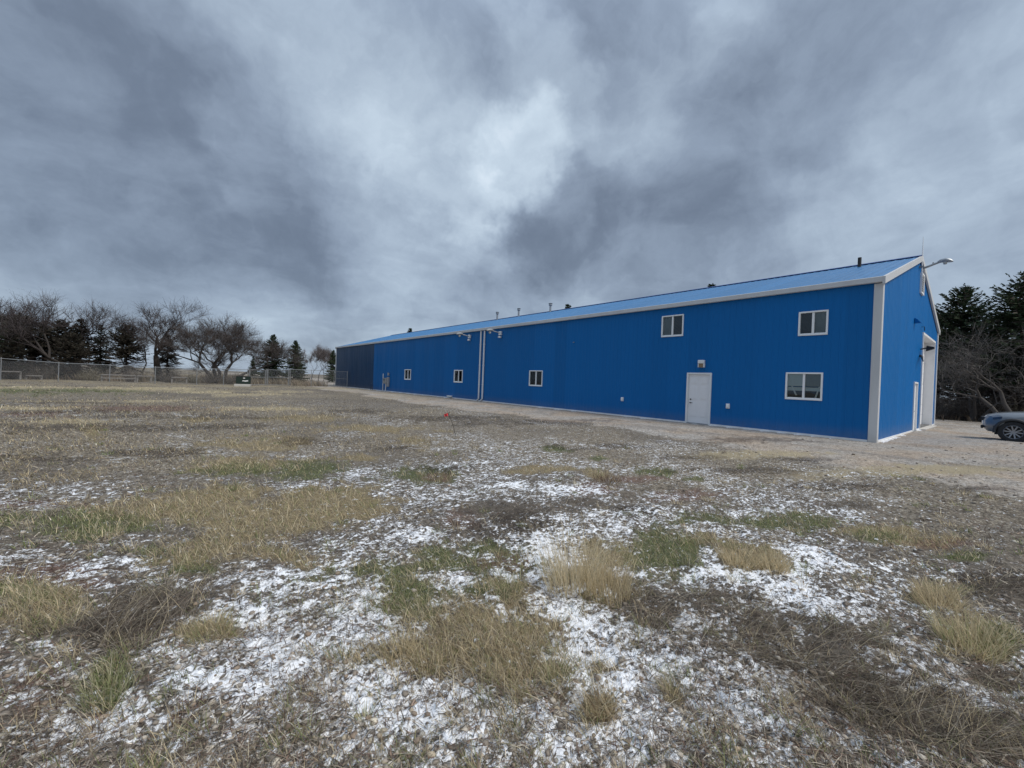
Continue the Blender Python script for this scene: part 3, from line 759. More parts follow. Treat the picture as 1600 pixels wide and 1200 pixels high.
# ------------------------------------------------------------------ spruce
def spruce_meshes(seed, H, R, dead=.0, thin=1.0, top='cone', dark=1.0, kd=.85, green=((.022, .040, .020), (.050, .072, .034))):
    r = np.random.default_rng(seed)
    nb = int(46*H*thin)
    z = H*(.06+.93*np.sort(r.random(nb)**.92))
    t = z/H
    prof = (1-t)**.80 if top == 'cone' else np.minimum(1, (1-t)*2.3)**.6
    L = R*prof*(.62+.5*r.random(nb))+.10
    L *= np.where(t < .14, .75, 1)
    a = r.random(nb)*2*PI
    el = np.radians(np.interp(t, [0, .4, .8, 1], [-18, -6, 22, 60]))+r.normal(0, .12, nb)
    dr = np.stack([np.cos(a)*np.cos(el), np.sin(a)*np.cos(el), np.sin(el)], 1)
    P0 = np.stack([np.zeros(nb), np.zeros(nb), z], 1)
    mid = P0+dr*L[:, None]*.55; mid[:, 2] -= L*.05
    tip = P0+dr*L[:, None]; tip[:, 2] += L*.04
    bw, bq = prisms(np.vstack([P0, mid]), np.vstack([mid, tip]), np.concatenate([.012+.012*L, .008+.006*L]), np.concatenate([.008+.006*L, np.full(nb, .004)]), 3)
    # needles: sprigs on both sides of each branch
    ns = np.maximum(6, (L*15).astype(int)); bi = np.repeat(np.arange(nb), ns)
    s = r.random(len(bi))**.75*.97+.03
    isdead = (t[bi] < dead) if dead else np.zeros(len(bi), bool)
    keep = (~isdead) | (r.random(len(bi)) < kd)
    bi = bi[keep]; s = s[keep]; isdead = isdead[keep]
    base = np.where((s < .55)[:, None], P0[bi]+(mid[bi]-P0[bi])*(s/.55)[:, None], mid[bi]+(tip[bi]-mid[bi])*((s-.55)/.45)[:, None])
    side = np.cross(dr[bi], np.array([0, 0, 1.])); side = unit(side)*np.where(r.random(len(bi)) < .5, 1, -1)[:, None]
    sl_ = (.16+.22*(1-s)*np.minimum(L[bi], 1.6))*(.7+.6*r.random(len(bi)))
    D = unit(dr[bi]*(.55+.5*r.random((len(bi), 1)))+side*(.35+.7*r.random((len(bi), 1)))+np.array([0, 0, 1.])*r.normal(-.18, .28, (len(bi), 1)))*sl_[:, None]
    wv = unit(np.cross(D, r.normal(size=(len(bi), 3))))*np.where(isdead, .008, .030+.022*r.random(len(bi)))[:, None]
    V, q = strips(base, D, wv, .5)
    tone = r.random(len(bi))
    shade = .65+.7*r.random(nb)[bi]
    gcol = np.array(green[0])*(1-tone[:, None])+np.array(green[1])*tone[:, None]
    bcol = np.array([.085, .066, .056])*(.6+.8*tone[:, None])
    brown = isdead | (r.random(len(bi)) < dead*.35)
    c = np.where(brown[:, None], bcol, gcol)*shade[:, None]*dark
    c = np.repeat(c, 4, 0)
    wc = np.tile(np.array([[.055, .045, .040]]), (len(bw), 1))
    crown = np_mesh('crown', np.vstack([V, bw]), np.vstack([q, bq+len(V)]), None, {'tint': np.vstack([c, wc])})
    crown.materials.append(M['needle'])
    b = MB(); b.tube([(0, 0, -.1), (.03, .02, H*.3), (-.02, .03, H*.65), (0, 0, H*.985)], [.035*H**.9*.55+.04, .10+.004*H, .06, .012], 8)
    tr = b.mesh('trunk'); tr.materials.append(M['bark'])
    return crown, tr
def place_tree(name, meshes, px, py_top, D, Hm, label, cat, group, rz=0., wide=1.0, base_px=None):
    p = at_dist(px, py_top, D); Hs = (p[2])/Hm
    bx = p[:2]
    e = empty(name, (bx[0], bx[1], 0), rz); prop(e, label, cat, group)
    for n_, me in zip(('crown', 'trunk'), meshes):
        o = link(n_, me, None, e); o.scale = (Hs*wide, Hs*wide, Hs)
    return e

# ------------------------------------------------------------------ leafless broadleaf trees
def bare_meshes(seed, H, spread=.9, stems=1, low=.16, lean=(0, 0), levels=5, twig=1.0, tint=(.085, .068, .062), barkm='bark', lift=.25, trunk_r=.03, bushy=1.0):
    r = random.Random(seed)
    seg = []; tips = []
    thick = []
    def grow(p, d, L, rad, lv):
        n = 3 if lv < levels-1 else 2
        q = p; dd = d.copy(); pr = rad
        pts = []
        for k in range(n):
            dd = (dd+Vector((r.gauss(0, .22), r.gauss(0, .22), r.gauss(0, .14)+(.07 if lv else 0)))).normalized()
            nq = q+dd*(L/n); nr = pr*(.86 if k < n-1 else .74)
            (thick if lv < 2 else seg).append((q.copy(), nq.copy(), pr, nr)); pts.append((nq, dd.copy(), nr)); q = nq; pr = nr
        if lv >= levels-1:
            for nq, d2, nr in pts: tips.append((nq, d2, L))
            return
        kids = [2, 3, 3, 3, 3, 3][min(lv, 5)]
        for k in range(kids+1):
            if k < kids-1:
                nq, d2, nr = pts[r.choice([0, 1, 2])] if lv else pts[-1-(k % 2)]
            else: nq, d2, nr = pts[-1]
            ang_ = r.uniform(.35, .95)*spread
            ax = d2.orthogonal(); ax.rotate(Matrix.Rotation(r.uniform(0, 2*PI), 3, d2))
            nd = d2.copy(); nd.rotate(Matrix.Rotation(ang_, 3, ax))
            nd = (nd+Vector((0, 0, lift))).normalized()
            if nd.z < -.1: nd.z *= .3
            grow(nq, nd, L*r.uniform(.62, .84), max(.008, nr*r.uniform(.62, .80)), lv+1)
    for s in range(stems):
        a = 2*PI*s/max(1, stems)+r.uniform(-.4, .4)
        out = 0 if stems == 1 else .55
        d0 = Vector((math.cos(a)*out+lean[0], math.sin(a)*out+lean[1], 1)).normalized()
        grow(Vector((math.cos(a)*.12*(stems > 1), math.sin(a)*.12*(stems > 1), -.05)), d0, H*low, H*trunk_r/(1 if stems == 1 else 1.35), 0)
    zmax = max(t[0].z for t in tips)
    S = H/zmax*.96
    def arr(L_): return (np.array([list(x[0]) for x in L_])*S, np.array([list(x[1]) for x in L_])*S, np.array([x[2] for x in L_]), np.array([x[3] for x in L_]))
    a0, a1, r0, r1 = arr(thick)
    Vt, qt = prisms(a0, a1, r0, r1*1.0, 7)
    trunk = np_mesh('trunk', Vt, qt, None, smooth=True); trunk.materials.append(M[barkm])
    b0, b1, r0, r1 = arr(seg)
    Vb, qb = prisms(b0, b1, r0, r1, 3)
    rr = np.random.default_rng(seed)
    tp = np.array([list(t[0]) for t in tips])*S; td = np.array([list(t[1]) for t in tips]); tl = np.array([t[2] for t in tips])*S
    k = int(5*twig); tp = np.repeat(tp, k, 0); td = np.repeat(td, k, 0); tl = np.repeat(tl, k)
    n = len(tp)
    D = unit(td+rr.normal(0, .55, (n, 3))+np.array([0, 0, .25]))*(tl*(.5+.8*rr.random(n)))[:, None]
    st = tp-td*(tl*rr.random(n)*.6)[:, None]
    W = unit(np.cross(D, rr.normal(size=(n, 3))))*(.006+.005*rr.random(n))[:, None]
    Vs, qs = strips(st, D, W, .35)
    # side twiglets
    m_ = n*1
    st2 = st+D*rr.random((m_, 1))*.8; D2 = unit(unit(D)+rr.normal(0, .6, (m_, 3)))*(np.linalg.norm(D, axis=1)*.5*(.5+rr.random(m_)))[:, None]
    W2 = unit(np.cross(D2, rr.normal(size=(m_, 3))))*.005
    V2, q2 = strips(st2, D2, W2, .35)
    tint = np.array(tint)
    c1 = np.tile(tint*.75, (len(Vb), 1)); c2 = np.repeat(tint*(.8+.6*rr.random((n, 1))), 4, 0); c3 = np.repeat(tint*(.8+.7*rr.random((m_, 1))), 4, 0)
    crown = np_mesh('crown', np.vstack([Vb, Vs, V2]), np.vstack([qb, qs+len(Vb), q2+len(Vb)+len(Vs)]), None, {'tint': np.vstack([c1, c2, c3])})
    crown.materials.append(M['twig'])
    return crown, trunk

# --- spruces on the left, behind the fence
spA = spruce_meshes(1, 7, 2.5, .4, 1.1, dark=.85, green=((.030, .030, .022), (.062, .056, .042))); spB = spruce_meshes(2, 7, 2.2, .15, 1.0, dark=.85); spC = spruce_meshes(3, 6.5, 2.7, .45, 1.0, 'round', dark=.85, green=((.030, .030, .022), (.062, .056, .042)))
L_SPR = [(4, 494, 62, spB, 1.05, 'dark spruce cut by the left edge of the picture', 0.1), (36, 497, 64, spC, 1.15, 'rounded brownish spruce, second from the left edge', .9),
         (70, 502, 66, spA, 1.1, 'brownish spruce under the right fork of the leftmost bare elm', 2.), (97, 504, 64, spC, 1.0, 'pale topped small spruce left of the trunk of the second bare elm', 3.1),
         (126, 499, 62, spA, 1.15, 'tallest brownish spruce, standing under the second bare elm', 4.), (158, 508, 63, spB, .95, 'slim dark pointed spruce with sky showing on its right side', 5.),
         (199, 511, 60, spC, .85, 'round topped dark spruce just left of the crooked elm trunk', .4), (263, 524, 66, spA, 1.1, 'brown spruce half hidden behind the widest bare elm trunk', 1.4),
         (18, 512, 57, spA, 1.0, 'lower spruce in front between the two leftmost spruces', 2.6), (112, 524, 58, spC, .9, 'low brown spruce in front of the tallest one', .2)]
for px, py, D, ms, w, lb, rz in L_SPR:
    place_tree('spruce_tree', ms, px, py, D, {id(spA): 7, id(spB): 7, id(spC): 6.5}[id(ms)], lb, 'spruce tree', 'spruces behind the left fence', rz, w)
spD = spruce_meshes(7, 6.3, 2.5, .05, 1.15); spE = spruce_meshes(8, 6, 2.1, .05, 1.3)
place_tree('spruce_tree', spD, 427, 524, 62, 6.3, 'left one of the two separate spruces between the bushy elm and the warehouse', 'spruce tree', 'spruces behind the left fence', .3, 1.0)
place_tree('spruce_tree', spE, 462, 533, 64, 6.0, 'right one of the two separate spruces between the bushy elm and the warehouse', 'spruce tree', 'spruces behind the left fence', 1.3, 1.0)
place_tree('spruce_tree', spB, 396, 556, 70, 7, 'small thin spruce seen under the right side of the bushy elm', 'spruce tree', 'spruces behind the left fence', 2.3, .8)
place_tree('spruce_tree', spD, 521, 548, 90, 6.3, 'dark narrow spruce touching the far corner of the warehouse', 'spruce tree', 'spruces behind the left fence', .8, .8)
# --- tips showing over the ridge of the warehouse
spT = spruce_meshes(12, 13, 2.7, .1, .7)
for px, py, D, lb in ((641, 513, 66, 'spruce whose twiggy tip shows over the far roof'), (888, 476, 60, 'spruce whose dark tip shows over the roof beside a flue'), (1112, 444, 58, 'spruce whose tip shows over the roof above the upper window')):
    place_tree('spruce_tree', spT, px, py, D, 13, lb, 'spruce tree', 'spruces behind the warehouse', px, 1.7)
# --- right side: old spruces, green above and bare below
spR = spruce_meshes(21, 9.6, 3.1, .30, 1.0, 'round', kd=.7); spS = spruce_meshes(22, 10.2, 3.1, .28, 1.0, 'round', kd=.7); spU = spruce_meshes(23, 8, 3.2, .75, .55, 'round', kd=.4)
for px, py, D, ms, Hm, w, lb in ((1507, 455, 47, spR, 9.6, .95, 'broad green topped spruce with bare lower half, right beside the gable'),
                             (1604, 432, 45, spS, 10.2, 1.0, 'tall dark spruce at the right edge of the picture behind the silver car'),
                             (1470, 494, 54, spR, 9.6, 1.0, 'dark spruce just visible along the gable edge'),
                             (1556, 512, 60, spS, 10.2, .9, 'dark lower spruce between the two tall right hand spruces'),
                             (1650, 450, 50, spR, 9.6, 1.0, 'spruce just beyond the right edge of the picture'),
                             (1530, 575, 66, spB, 7, 1.0, 'low dark spruce deep between the right hand trunks'),
                             (1580, 560, 50, spC, 6.5, 1.2, 'low dark spruce right above the hood of the car')):
    place_tree('spruce_tree', ms, px, py, D, Hm, lb, 'spruce tree', 'old spruces right of the gable', px*.7, w)
# --- bare trees
e1 = bare_meshes(31, 9.5, 1.05, 1, .15, levels=5, twig=1.0, tint=(.062, .052, .052), trunk_r=.034); e2 = bare_meshes(36, 9.5, 1.1, 2, .15, levels=5, twig=.9, tint=(.062, .052, .052), trunk_r=.034)
e3 = bare_meshes(44, 7.8, 1.15, 5, .10, levels=5, twig=1.6, tint=(.070, .060, .057), lift=.10, trunk_r=.035)
e4 = bare_meshes(57, 5.0, .8, 1, .26, levels=5, twig=.8, tint=(.12, .105, .105), lift=.3, trunk_r=.012)
e5 = bare_meshes(61, 7.5, 1.2, 4, .14, levels=5, twig=.25, tint=(.13, .12, .113), barkm='bark2', lift=.0, trunk_r=.03)
GE = 'leafless elms behind the left fence'
place_tree('bare_elm_tree', e1, 48, 458, 74, 9.5, 'leftmost leafless elm, its open crown above the dark spruces', 'bare tree', GE, .4, 1.5)
place_tree('bare_elm_tree', e2, 120, 459, 59, 9.5, 'second leafless elm from the left, forked low behind the fence', 'bare tree', GE, 1.9, 1.3)
place_tree('bare_elm_tree', e1, 256, 464, 62, 9.5, 'tallest leafless elm with a fan shaped crown and forked trunk', 'bare tree', GE, 2.9, 1.25)
place_tree('bare_elm_tree', e2, 213, 490, 59, 9.5, 'small crooked leafless elm left of the tallest one', 'bare tree', GE, .2, .55)
place_tree('bare_elm_tree', e3, 345, 494, 58, 7.8, 'wide bushy leafless elm with many low limbs', 'bare tree', GE, .6, 1.15)
place_tree('bare_elm_tree', e4, 404, 552, 74, 5.0, 'thin leafless sapling between the bushy elm and the left spruce', 'bare tree', GE, .6, .5)
for i, (px, py, D, lb) in enumerate(((478, 546, 95, 'first thin bare poplar right of the spruce pair'), (489, 543, 98, 'bare poplar with a leaning stem, right of the first thin one'), (499, 541, 96, 'middle pinkish bare poplar before the warehouse corner'),
                                     (508, 540, 99, 'pinkish bare poplar second from the warehouse corner'), (517, 539, 100, 'pinkish bare poplar nearest the warehouse corner'))):
    place_tree('bare_poplar_tree', e4, px, py, D, 5.0, lb, 'bare tree', 'thin bare poplars near the far warehouse corner', i*1.3, .75+.1*(i % 3))
place_tree('bare_shrub_tree', e5, 1528, 545, 43, 7.5, 'grey leafless tangled tree standing before the green topped spruce', 'bare tree', 'grey bare trees right of the gable', 1.0, 1.0)
place_tree('bare_shrub_tree', e5, 1600, 490, 40, 7.5, 'large grey leafless tree reaching over the silver car', 'bare tree', 'grey bare trees right of the gable', 2.6, 1.0)
place_tree('bare_shrub_tree', e1, 1568, 478, 56, 9.5, 'pale open crowned leafless tree between the two tall right hand spruces', 'bare tree', 'grey bare trees right of the gable', 4.0, .9)

# ------------------------------------------------------------------ blades of grass
def grass_mesh(name, xy, L, W, a0, a1, az, tint, segs=2, zoff=-.01, roll=None):
    """curved tapered blades; a0,a1 = angle from vertical at root and tip, az = lean heading"""
    n = len(xy)
    z0 = height(xy[:, 0], xy[:, 1])+zoff
    C_ = np.stack([xy[:, 0], xy[:, 1], z0], 1)
    if roll is None: roll = rng.random(n)*2*PI
    side = np.stack([np.cos(roll), np.sin(roll), np.zeros(n)], 1)
    head = np.stack([np.cos(az), np.sin(az)], 1)
    V = []
    for s in range(segs+1):
        t = s/segs
        w = W*(1-t)**.7
        if s < segs: V += [C_-side*w[:, None]*.5, C_+side*w[:, None]*.5]
        else: V.append(C_.copy())
        if s < segs:
            a = a0+(a1-a0)*(t+.5/segs)
            st = (L/segs)[:, None]
            C_ = C_+np.concatenate([head*(np.sin(a))[:, None], np.cos(a)[:, None]], 1)*st
    k = 2*segs+1
    V = np.stack(V, 1).reshape(-1, 3)
    base = np.arange(n)[:, None]*k
    qs = np.concatenate([base+np.array([[2*s, 2*s+1, 2*s+3, 2*s+2]]) for s in range(segs-1)]) if segs > 1 else np.zeros((0, 4), int)
    ts = base+np.array([[2*segs-2, 2*segs-1, 2*segs]])
    return V, qs, ts, np.repeat(tint, k, 0)
def build_blades(name, parts, label=None, cat=None, group=None, kind='stuff', matn='grass', parent=None):
    Vs, Q, T, Cc = [], [], [], []; off = 0
    for V, q, t, c in parts:
        Vs.append(V); Q.append(q+off); T.append(t+off); Cc.append(c); off += len(V)
    me = np_mesh(name, np.vstack(Vs), np.vstack(Q), np.vstack(T), {'tint': np.vstack(Cc)})
    o = link(name, me, M[matn], parent)
    prop(o, label, cat, group, kind); return o
def sample(n, x0=-140, x1=1740, y0=600, y1=1330, p=1.0):
    px = rng.uniform(x0, x1, n); u = rng.random(n)**p
    hz = 574+.036*px
    py = hz+(y0-574)+(y1-y0)*u-(18 if False else 0)
    xy = gnd(px, np.maximum(py, hz+9))
    return xy
def outside_shed(xy, m=.05): return ~((xy[:, 0] > BX-m) & (xy[:, 0] < BX+BW+m) & (xy[:, 1] > BY-m) & (xy[:, 1] < BY+BL+m))
def pal(n, cols, jit=.25):
    cols = np.array(cols); i = rng.integers(0, len(cols), n); f = rng.random((n, 1))
    c = cols[i]*(1-f*.5)+cols[rng.integers(0, len(cols), n)]*(f*.5)
    return c*(1+jit*rng.normal(size=(n, 1))*.8).clip(.45, 1.8)
STRAW = [(.68, .58, .39), (.58, .48, .31), (.44, .36, .23), (.80, .72, .54), (.26, .205, .13)]
GREENS = [(.17, .21, .08), (.24, .28, .115), (.33, .35, .18), (.11, .145, .055), (.38, .37, .22)]
GREY = [(.22, .19, .15), (.33, .29, .23), (.13, .108, .085), (.47, .42, .345), (.07, .056, .046)]
REDS = [(.17, .10, .08), (.11, .065, .052), (.24, .17, .13)]
def by_mask(n, key, thr=.0, pw=1.0, **k):
    xy = sample(n, **k); m = masks(xy[:, 0], xy[:, 1]); f = m[key] if isinstance(key, str) else key(m, xy)
    ok = (rng.random(len(xy)) < f**pw) & outside_shed(xy)
    return xy[ok]
def dist(xy): return np.hypot(xy[:, 0], xy[:, 1])
WIND = 2.4
def blades_for(xy, Lm, wm, lean, pal_, segs=2, wind=.35, curve=.85, zoff=-.01):
    n = len(xy); d = dist(xy)
    az = np.where(rng.random(n) < wind, WIND+rng.normal(0, .7, n), rng.random(n)*2*PI)
    L = Lm*(.55+.8*rng.random(n)); W = np.maximum(wm, d*.00105)
    a0 = np.abs(rng.normal(lean, .28, n)); a1 = a0+np.abs(rng.normal(curve, .35, n))
    return grass_mesh('g', xy, L, W, a0, np.minimum(a1, 1.75), az, pal(n, pal_), segs, zoff)

# straw coloured patches
t1 = by_mask(230000, 'tan', pw=.8)
lm = .085+.07*fbm(t1[:, 0]*2, t1[:, 1]*2, 9)
t1g = rng.random(len(t1)) < .16
build_blades('dry_grass', [blades_for(t1[~t1g], (lm*1.1)[~t1g], .0034, .5, STRAW+GREY[:2]+STRAW[1:3]), blades_for(t1[t1g], (lm*.9)[t1g], .0032, .4, GREENS)])
g1 = by_mask(230000, 'green', pw=.6)
gg = rng.random(len(g1)) < .28
build_blades('green_grass', [blades_for(g1[~gg], .085, .0034, .4, GREENS), blades_for(g1[gg], .11, .0032, .4, STRAW)])
# flattened grey-brown hay lying in swathes
m1 = by_mask(85000, 'mat', pw=.9)
n = len(m1); az = fbm(m1[:, 0]*.9, m1[:, 1]*.9, 33, 3)*9+rng.normal(0, 1.1, n)
build_blades('matted_hay', [grass_mesh('m', m1, .07+.22*rng.random(n), np.maximum(.0038, dist(m1)*.001)*(.6+.8*rng.random(n)), .8+.5*rng.random(n), 1.45+.3*rng.random(n), az, pal(n, GREY+[(.10, .078, .062), (.16, .125, .10), (.06, .048, .04)]), 3, .0)])
m2 = by_mask(22000, 'mat', pw=1.2); n = len(m2); az = fbm(m2[:, 0]*.9, m2[:, 1]*.9, 33, 3)*9+rng.normal(0, .9, n)
build_blades('loose_stalks', [grass_mesh('m', m2, .12+.25*rng.random(n), np.full(n, .0026), .3+.7*rng.random(n), 1.0+.7*rng.random(n), az, pal(n, GREY+STRAW[:2]), 3, .0)])
# dead stems and leaf litter lying everywhere
l1 = by_mask(125000, lambda m, xy: (1-.85*m['gravel'])*(1-.6*m['tan'])*(1-.5*m['green'])*(.35+.65*sstep(.4, .6, fbm(xy[:, 0]*2.2, xy[:, 1]*2.2, 90, 3))), y0=640)
n = len(l1)
build_blades('ground_litter', [grass_mesh('l', l1, (.02+.08*rng.random(n)**1.5)*(1+dist(l1)*.05), np.maximum(.0036, dist(l1)*.0011)*(.7+1.0*rng.random(n)), 1.1+.35*rng.random(n), 1.5+.3*rng.random(n), rng.random(n)*2*PI, pal(n, GREY[:3]+REDS+GREY+[(.46, .42, .35), (.05, .042, .036), (.04, .03, .026), (.055, .042, .034), (.07, .05, .04), (.035, .03, .026)], .4), 2, .004)], matn='twigs_ground')
# small upright weeds, reddish and grey
q1 = by_mask(85000, lambda m, xy: m['turf']*(.35+.65*sstep(.38, .6, fbm(xy[:, 0]*.9, xy[:, 1]*.9, 66, 4))), y0=590, y1=800)
build_blades('pale_turf', [blades_for(q1, .07+.05*rng.random(len(q1)), .0035, .5, GREY[:2]+STRAW[:3]+[(.50, .41, .27), (.42, .33, .22), (.16, .14, .10), (.20, .19, .10)], 2)])
w1_ = by_mask(70000, lambda m, xy: (.18+.8*m['red'])*(1-m['gravel'])*(1-.6*m['tan']), y0=630)
build_blades('dead_weeds', [blades_for(w1_, .055+.03*rng.random(len(w1_)), .003, .5, REDS+GREY, 2)])
# thin far field turf
f1 = by_mask(110000, lambda m, xy: (1-m['gravel'])*sstep(9, 20, dist(xy))*(.3+.7*sstep(.4, .62, fbm(xy[:, 0]*.5, xy[:, 1]*.5, 95, 4))), y0=584, y1=720)
fk = masks(f1[:, 0], f1[:, 1])['gold'] > .3
build_blades('field_grass', [blades_for(f1[~fk], .06+.05*rng.random((~fk).sum()), .004, .5, GREY+STRAW[1:3]+[(.14, .14, .09)], 2), blades_for(f1[fk], .10, .004, .5, STRAW[:4], 2)])
# isolated tufts scattered between patches
def tuft(c, R_, n, Lm, cols, lean=.25, wind=.35, wm=.0034, sx=1.0):
    a = rng.random(n)*2*PI; rr = R_*np.sqrt(rng.random(n))*(.7+.6*vn(a*1.2, a*0+c[0]*3, 4))
    xy = np.stack([c[0]+rr*np.cos(a)*sx, c[1]+rr*np.sin(a)], 1)
    az = np.where(rng.random(n) < wind, WIND+rng.normal(0, .6, n), a)
    L = Lm*(.45+.75*rng.random(n)); a0 = np.abs(rng.normal(lean, .2, n)); a1 = a0+np.abs(rng.normal(.45, .3, n))
    return grass_mesh('t', xy, L, np.full(n, max(wm, np.hypot(*c)*.001)), a0, np.minimum(a1, 1.6), az, pal(n, cols), 2)
P = []
cs = sample(1200, y0=660, y1=1250); mk_ = masks(cs[:, 0], cs[:, 1])
for c, gv in zip(cs, mk_['gravel']):
    if gv < .3 and rng.random() < .8:
        P.append(tuft(c, .03+.06*rng.random(), int(14+26*rng.random()), .05+.08*rng.random(), [STRAW, GREENS, GREY, STRAW, GREENS[:3]+STRAW[1:2]][rng.integers(5)], .5))
build_blades('scattered_tufts', P)
# tall clumps that stand out singly
CL = [((893, 915), .17, 420, .52, STRAW[:2]+STRAW[3:4], 'tall upright clump of golden dry grass left of centre right, with long pale stems'),
      ((950, 925), .16, 380, .38, STRAW[:3], 'shorter golden grass clump directly right of the tall upright one'),
      ((1208, 888), .13, 300, .17, STRAW[:2], 'small golden tuft right of the grey green grass patch'),
      ((1155, 880), .16, 300, .17, STRAW[:3], 'low straw tuft between the grey green grass and the small golden tuft'),
      ((1515, 1005), .16, 420, .22, STRAW[:2]+GREENS[2:3], 'curved golden grass clump near the right edge of the picture'),
      ((1470, 945), .14, 300, .20, STRAW[:3], 'thin straw clump behind the curved one near the right edge'),
      ((325, 992), .10, 260, .12, STRAW[1:3]+GREENS[2:3], 'small brownish tuft in the snow right of the matted hay'),
      ((165, 1085), .09, 220, .16, GREENS[2:]+STRAW[3:4], 'pale green tuft leaning over the dark lower left ground'),
      ((625, 1030), .11, 280, .13, STRAW[:3], 'spiky straw tuft at the lower left corner of the big straw patch'),
      ((940, 1118), .07, 220, .11, STRAW[1:3]+REDS[:1], 'dark golden tuft sitting in snow at the bottom centre right'),
      ((868, 1062), .07, 160, .12, STRAW[2:4]+GREENS[2:3], 'thin green and straw tuft in snow left of the dark golden tuft'),
      ((948, 752), .22, 200, .16, REDS+STRAW[1:2], 'reddish weed tuft in front of the middle of the long blue wall')]
for (px, py), R_, n_, L_, cc, lb in CL:
    c = gnd(px, py)
    lean_ = .12 if 'tall upright' in lb or 'shorter golden' in lb else .35
    o = build_blades('grass_clump', [tuft(c, R_, n_, L_, cc, lean_, .3)], lb, 'grass clump', 'grass clumps standing out from the field', None)
# tall dry grass beyond the fence and by the far yard
n = 42000
xx = rng.uniform(-75, 16, n); yy = 57+rng.random(n)**1.6*42
dens = fbm(xx*.25, yy*.25, 99, 3)
ok = dens > np.interp(xx, [-75, -2, 4, 16], [.50, .46, .30, .25]); xy = np.stack([xx, yy], 1)[ok]
hh = np.interp(xy[:, 0], [-20, 2, 8, 16], [.75, .8, 1.15, 1.05])*(.6+.7*dens[ok])
n = len(xy)
build_blades('tall_dry_grass', [grass_mesh('b', xy, hh*(.6+.5*rng.random(n)), .05+.04*rng.random(n), np.abs(rng.normal(.15, .15, n)), .6+.5*rng.random(n), WIND+rng.normal(0, .8, n), pal(n, [(.30, .26, .19), (.36, .31, .23), (.23, .19, .14), (.27, .21, .17)]), 2)])
n = 9000; xx = rng.uniform(39, 62, n); yy = rng.uniform(-14, 18, n); xy = np.stack([xx, yy], 1)[rng.random(n) < sstep(39, 44, xx)]
n = len(xy)
build_blades('yard_edge_weeds', [grass_mesh('b', xy, .35+.4*rng.random(n), .03+.03*rng.random(n), np.abs(rng.normal(.2, .2, n)), .8+.5*rng.random(n), rng.random(n)*2*PI, pal(n, [(.17, .125, .09), (.10, .075, .06), (.22, .17, .12)]), 2)])

# low leafless shrubs behind the fence
def shrub_mesh(seed, H, R_, n, tint):
    r = np.random.default_rng(seed); a = r.random(n)*2*PI; e = .15+r.random(n)**.7*1.2
    st = np.stack([np.cos(a)*R_*.3*r.random(n), np.sin(a)*R_*.3*r.random(n), np.zeros(n)], 1)
    d = np.stack([np.cos(a)*np.cos(e)*R_, np.sin(a)*np.cos(e)*R_, np.sin(e)*H], 1)*(.55+.5*r.random((n, 1)))
    W = unit(np.cross(d, r.normal(size=(n, 3))))*.012
    V, q = strips(st, d, W, .4)
    k = n*5; i = r.integers(0, n, k); s2 = st[i]+d[i]*(.25+.7*r.random((k, 1))); d2 = unit(unit(d[i])+r.normal(0, .7, (k, 3)))*(.15+.3*r.random((k, 1)))*H*.6
    W2 = unit(np.cross(d2, r.normal(size=(k, 3))))*.010
    V2, q2 = strips(s2, d2, W2, .4)
    c = np.vstack([np.repeat(np.array([tint])*(.6+.5*r.random((n, 1))), 4, 0), np.repeat(np.array([tint])*(.7+.7*r.random((k, 1))), 4, 0)])
    me = np_mesh('bare_shrub', np.vstack([V, V2]), np.vstack([q, q2+len(V)]), None, {'tint': c}); me.materials.append(M['twig']); return me
sA = shrub_mesh(1, 1.7, 1.3, 90, (.14, .12, .105)); sB = shrub_mesh(2, 1.3, 1.2, 90, (.20, .18, .13))
for px, Y, me, lb in ((16, 56, sA, 'dark bare shrub behind the fence at the left edge'), (62, 57, sA, 'grey bare shrub between the left rail and the second fence post'), (84, 58, sB, 'pale bare shrub behind the second fence post'), (140, 57, sB, 'pale bare shrub right of the forked elm trunk'),
                      (160, 58, sA, 'dark bare shrub over the double rail'), (205, 57, sA, 'grey bare shrub behind the gap between two rails'), (222, 58, sB, 'yellowish bare shrub left of the tallest elm trunk'), (262, 57, sA, 'dark bare shrub behind the rail right of the tallest elm'),
                      (300, 56.5, sB, 'pale bare shrub left of the bushy elm foot'), (328, 56, sA, 'grey bare shrub at the foot of the bushy elm'), (358, 56, sA, 'bare shrub right of the bushy elm foot'), (374, 58, sB, 'pale bare shrub behind the dark green box'),
                      (1470, None, sA, 'dark bare shrub at the back yard edge beside the gable'), (1492, None, sB, 'brown bare shrub under the green topped spruce'), (1515, None, sA, 'dark bare shrub at the foot of the right hand spruce trunk'), (1540, None, sA, 'dark bare shrub behind the nose of the car'), (1568, None, sA, 'dark bare shrub behind the hood of the car'), (1590, None, sB, 'brown bare shrub at the right edge behind the car')):
    p = at_y(px, 590, Y) if Y else at_dist(px, 620, 44+(px % 5))
    o = link('bare_shrub', me, None, None, (p[0], p[1], 0)); o.rotation_euler = (0, 0, px*1.3)
    if not Y: o.scale = (1.4, 1.4, 1.3)
    prop(o, lb, 'shrub', 'bare shrubs behind the fence' if Y else 'bare shrubs at the yard edge')

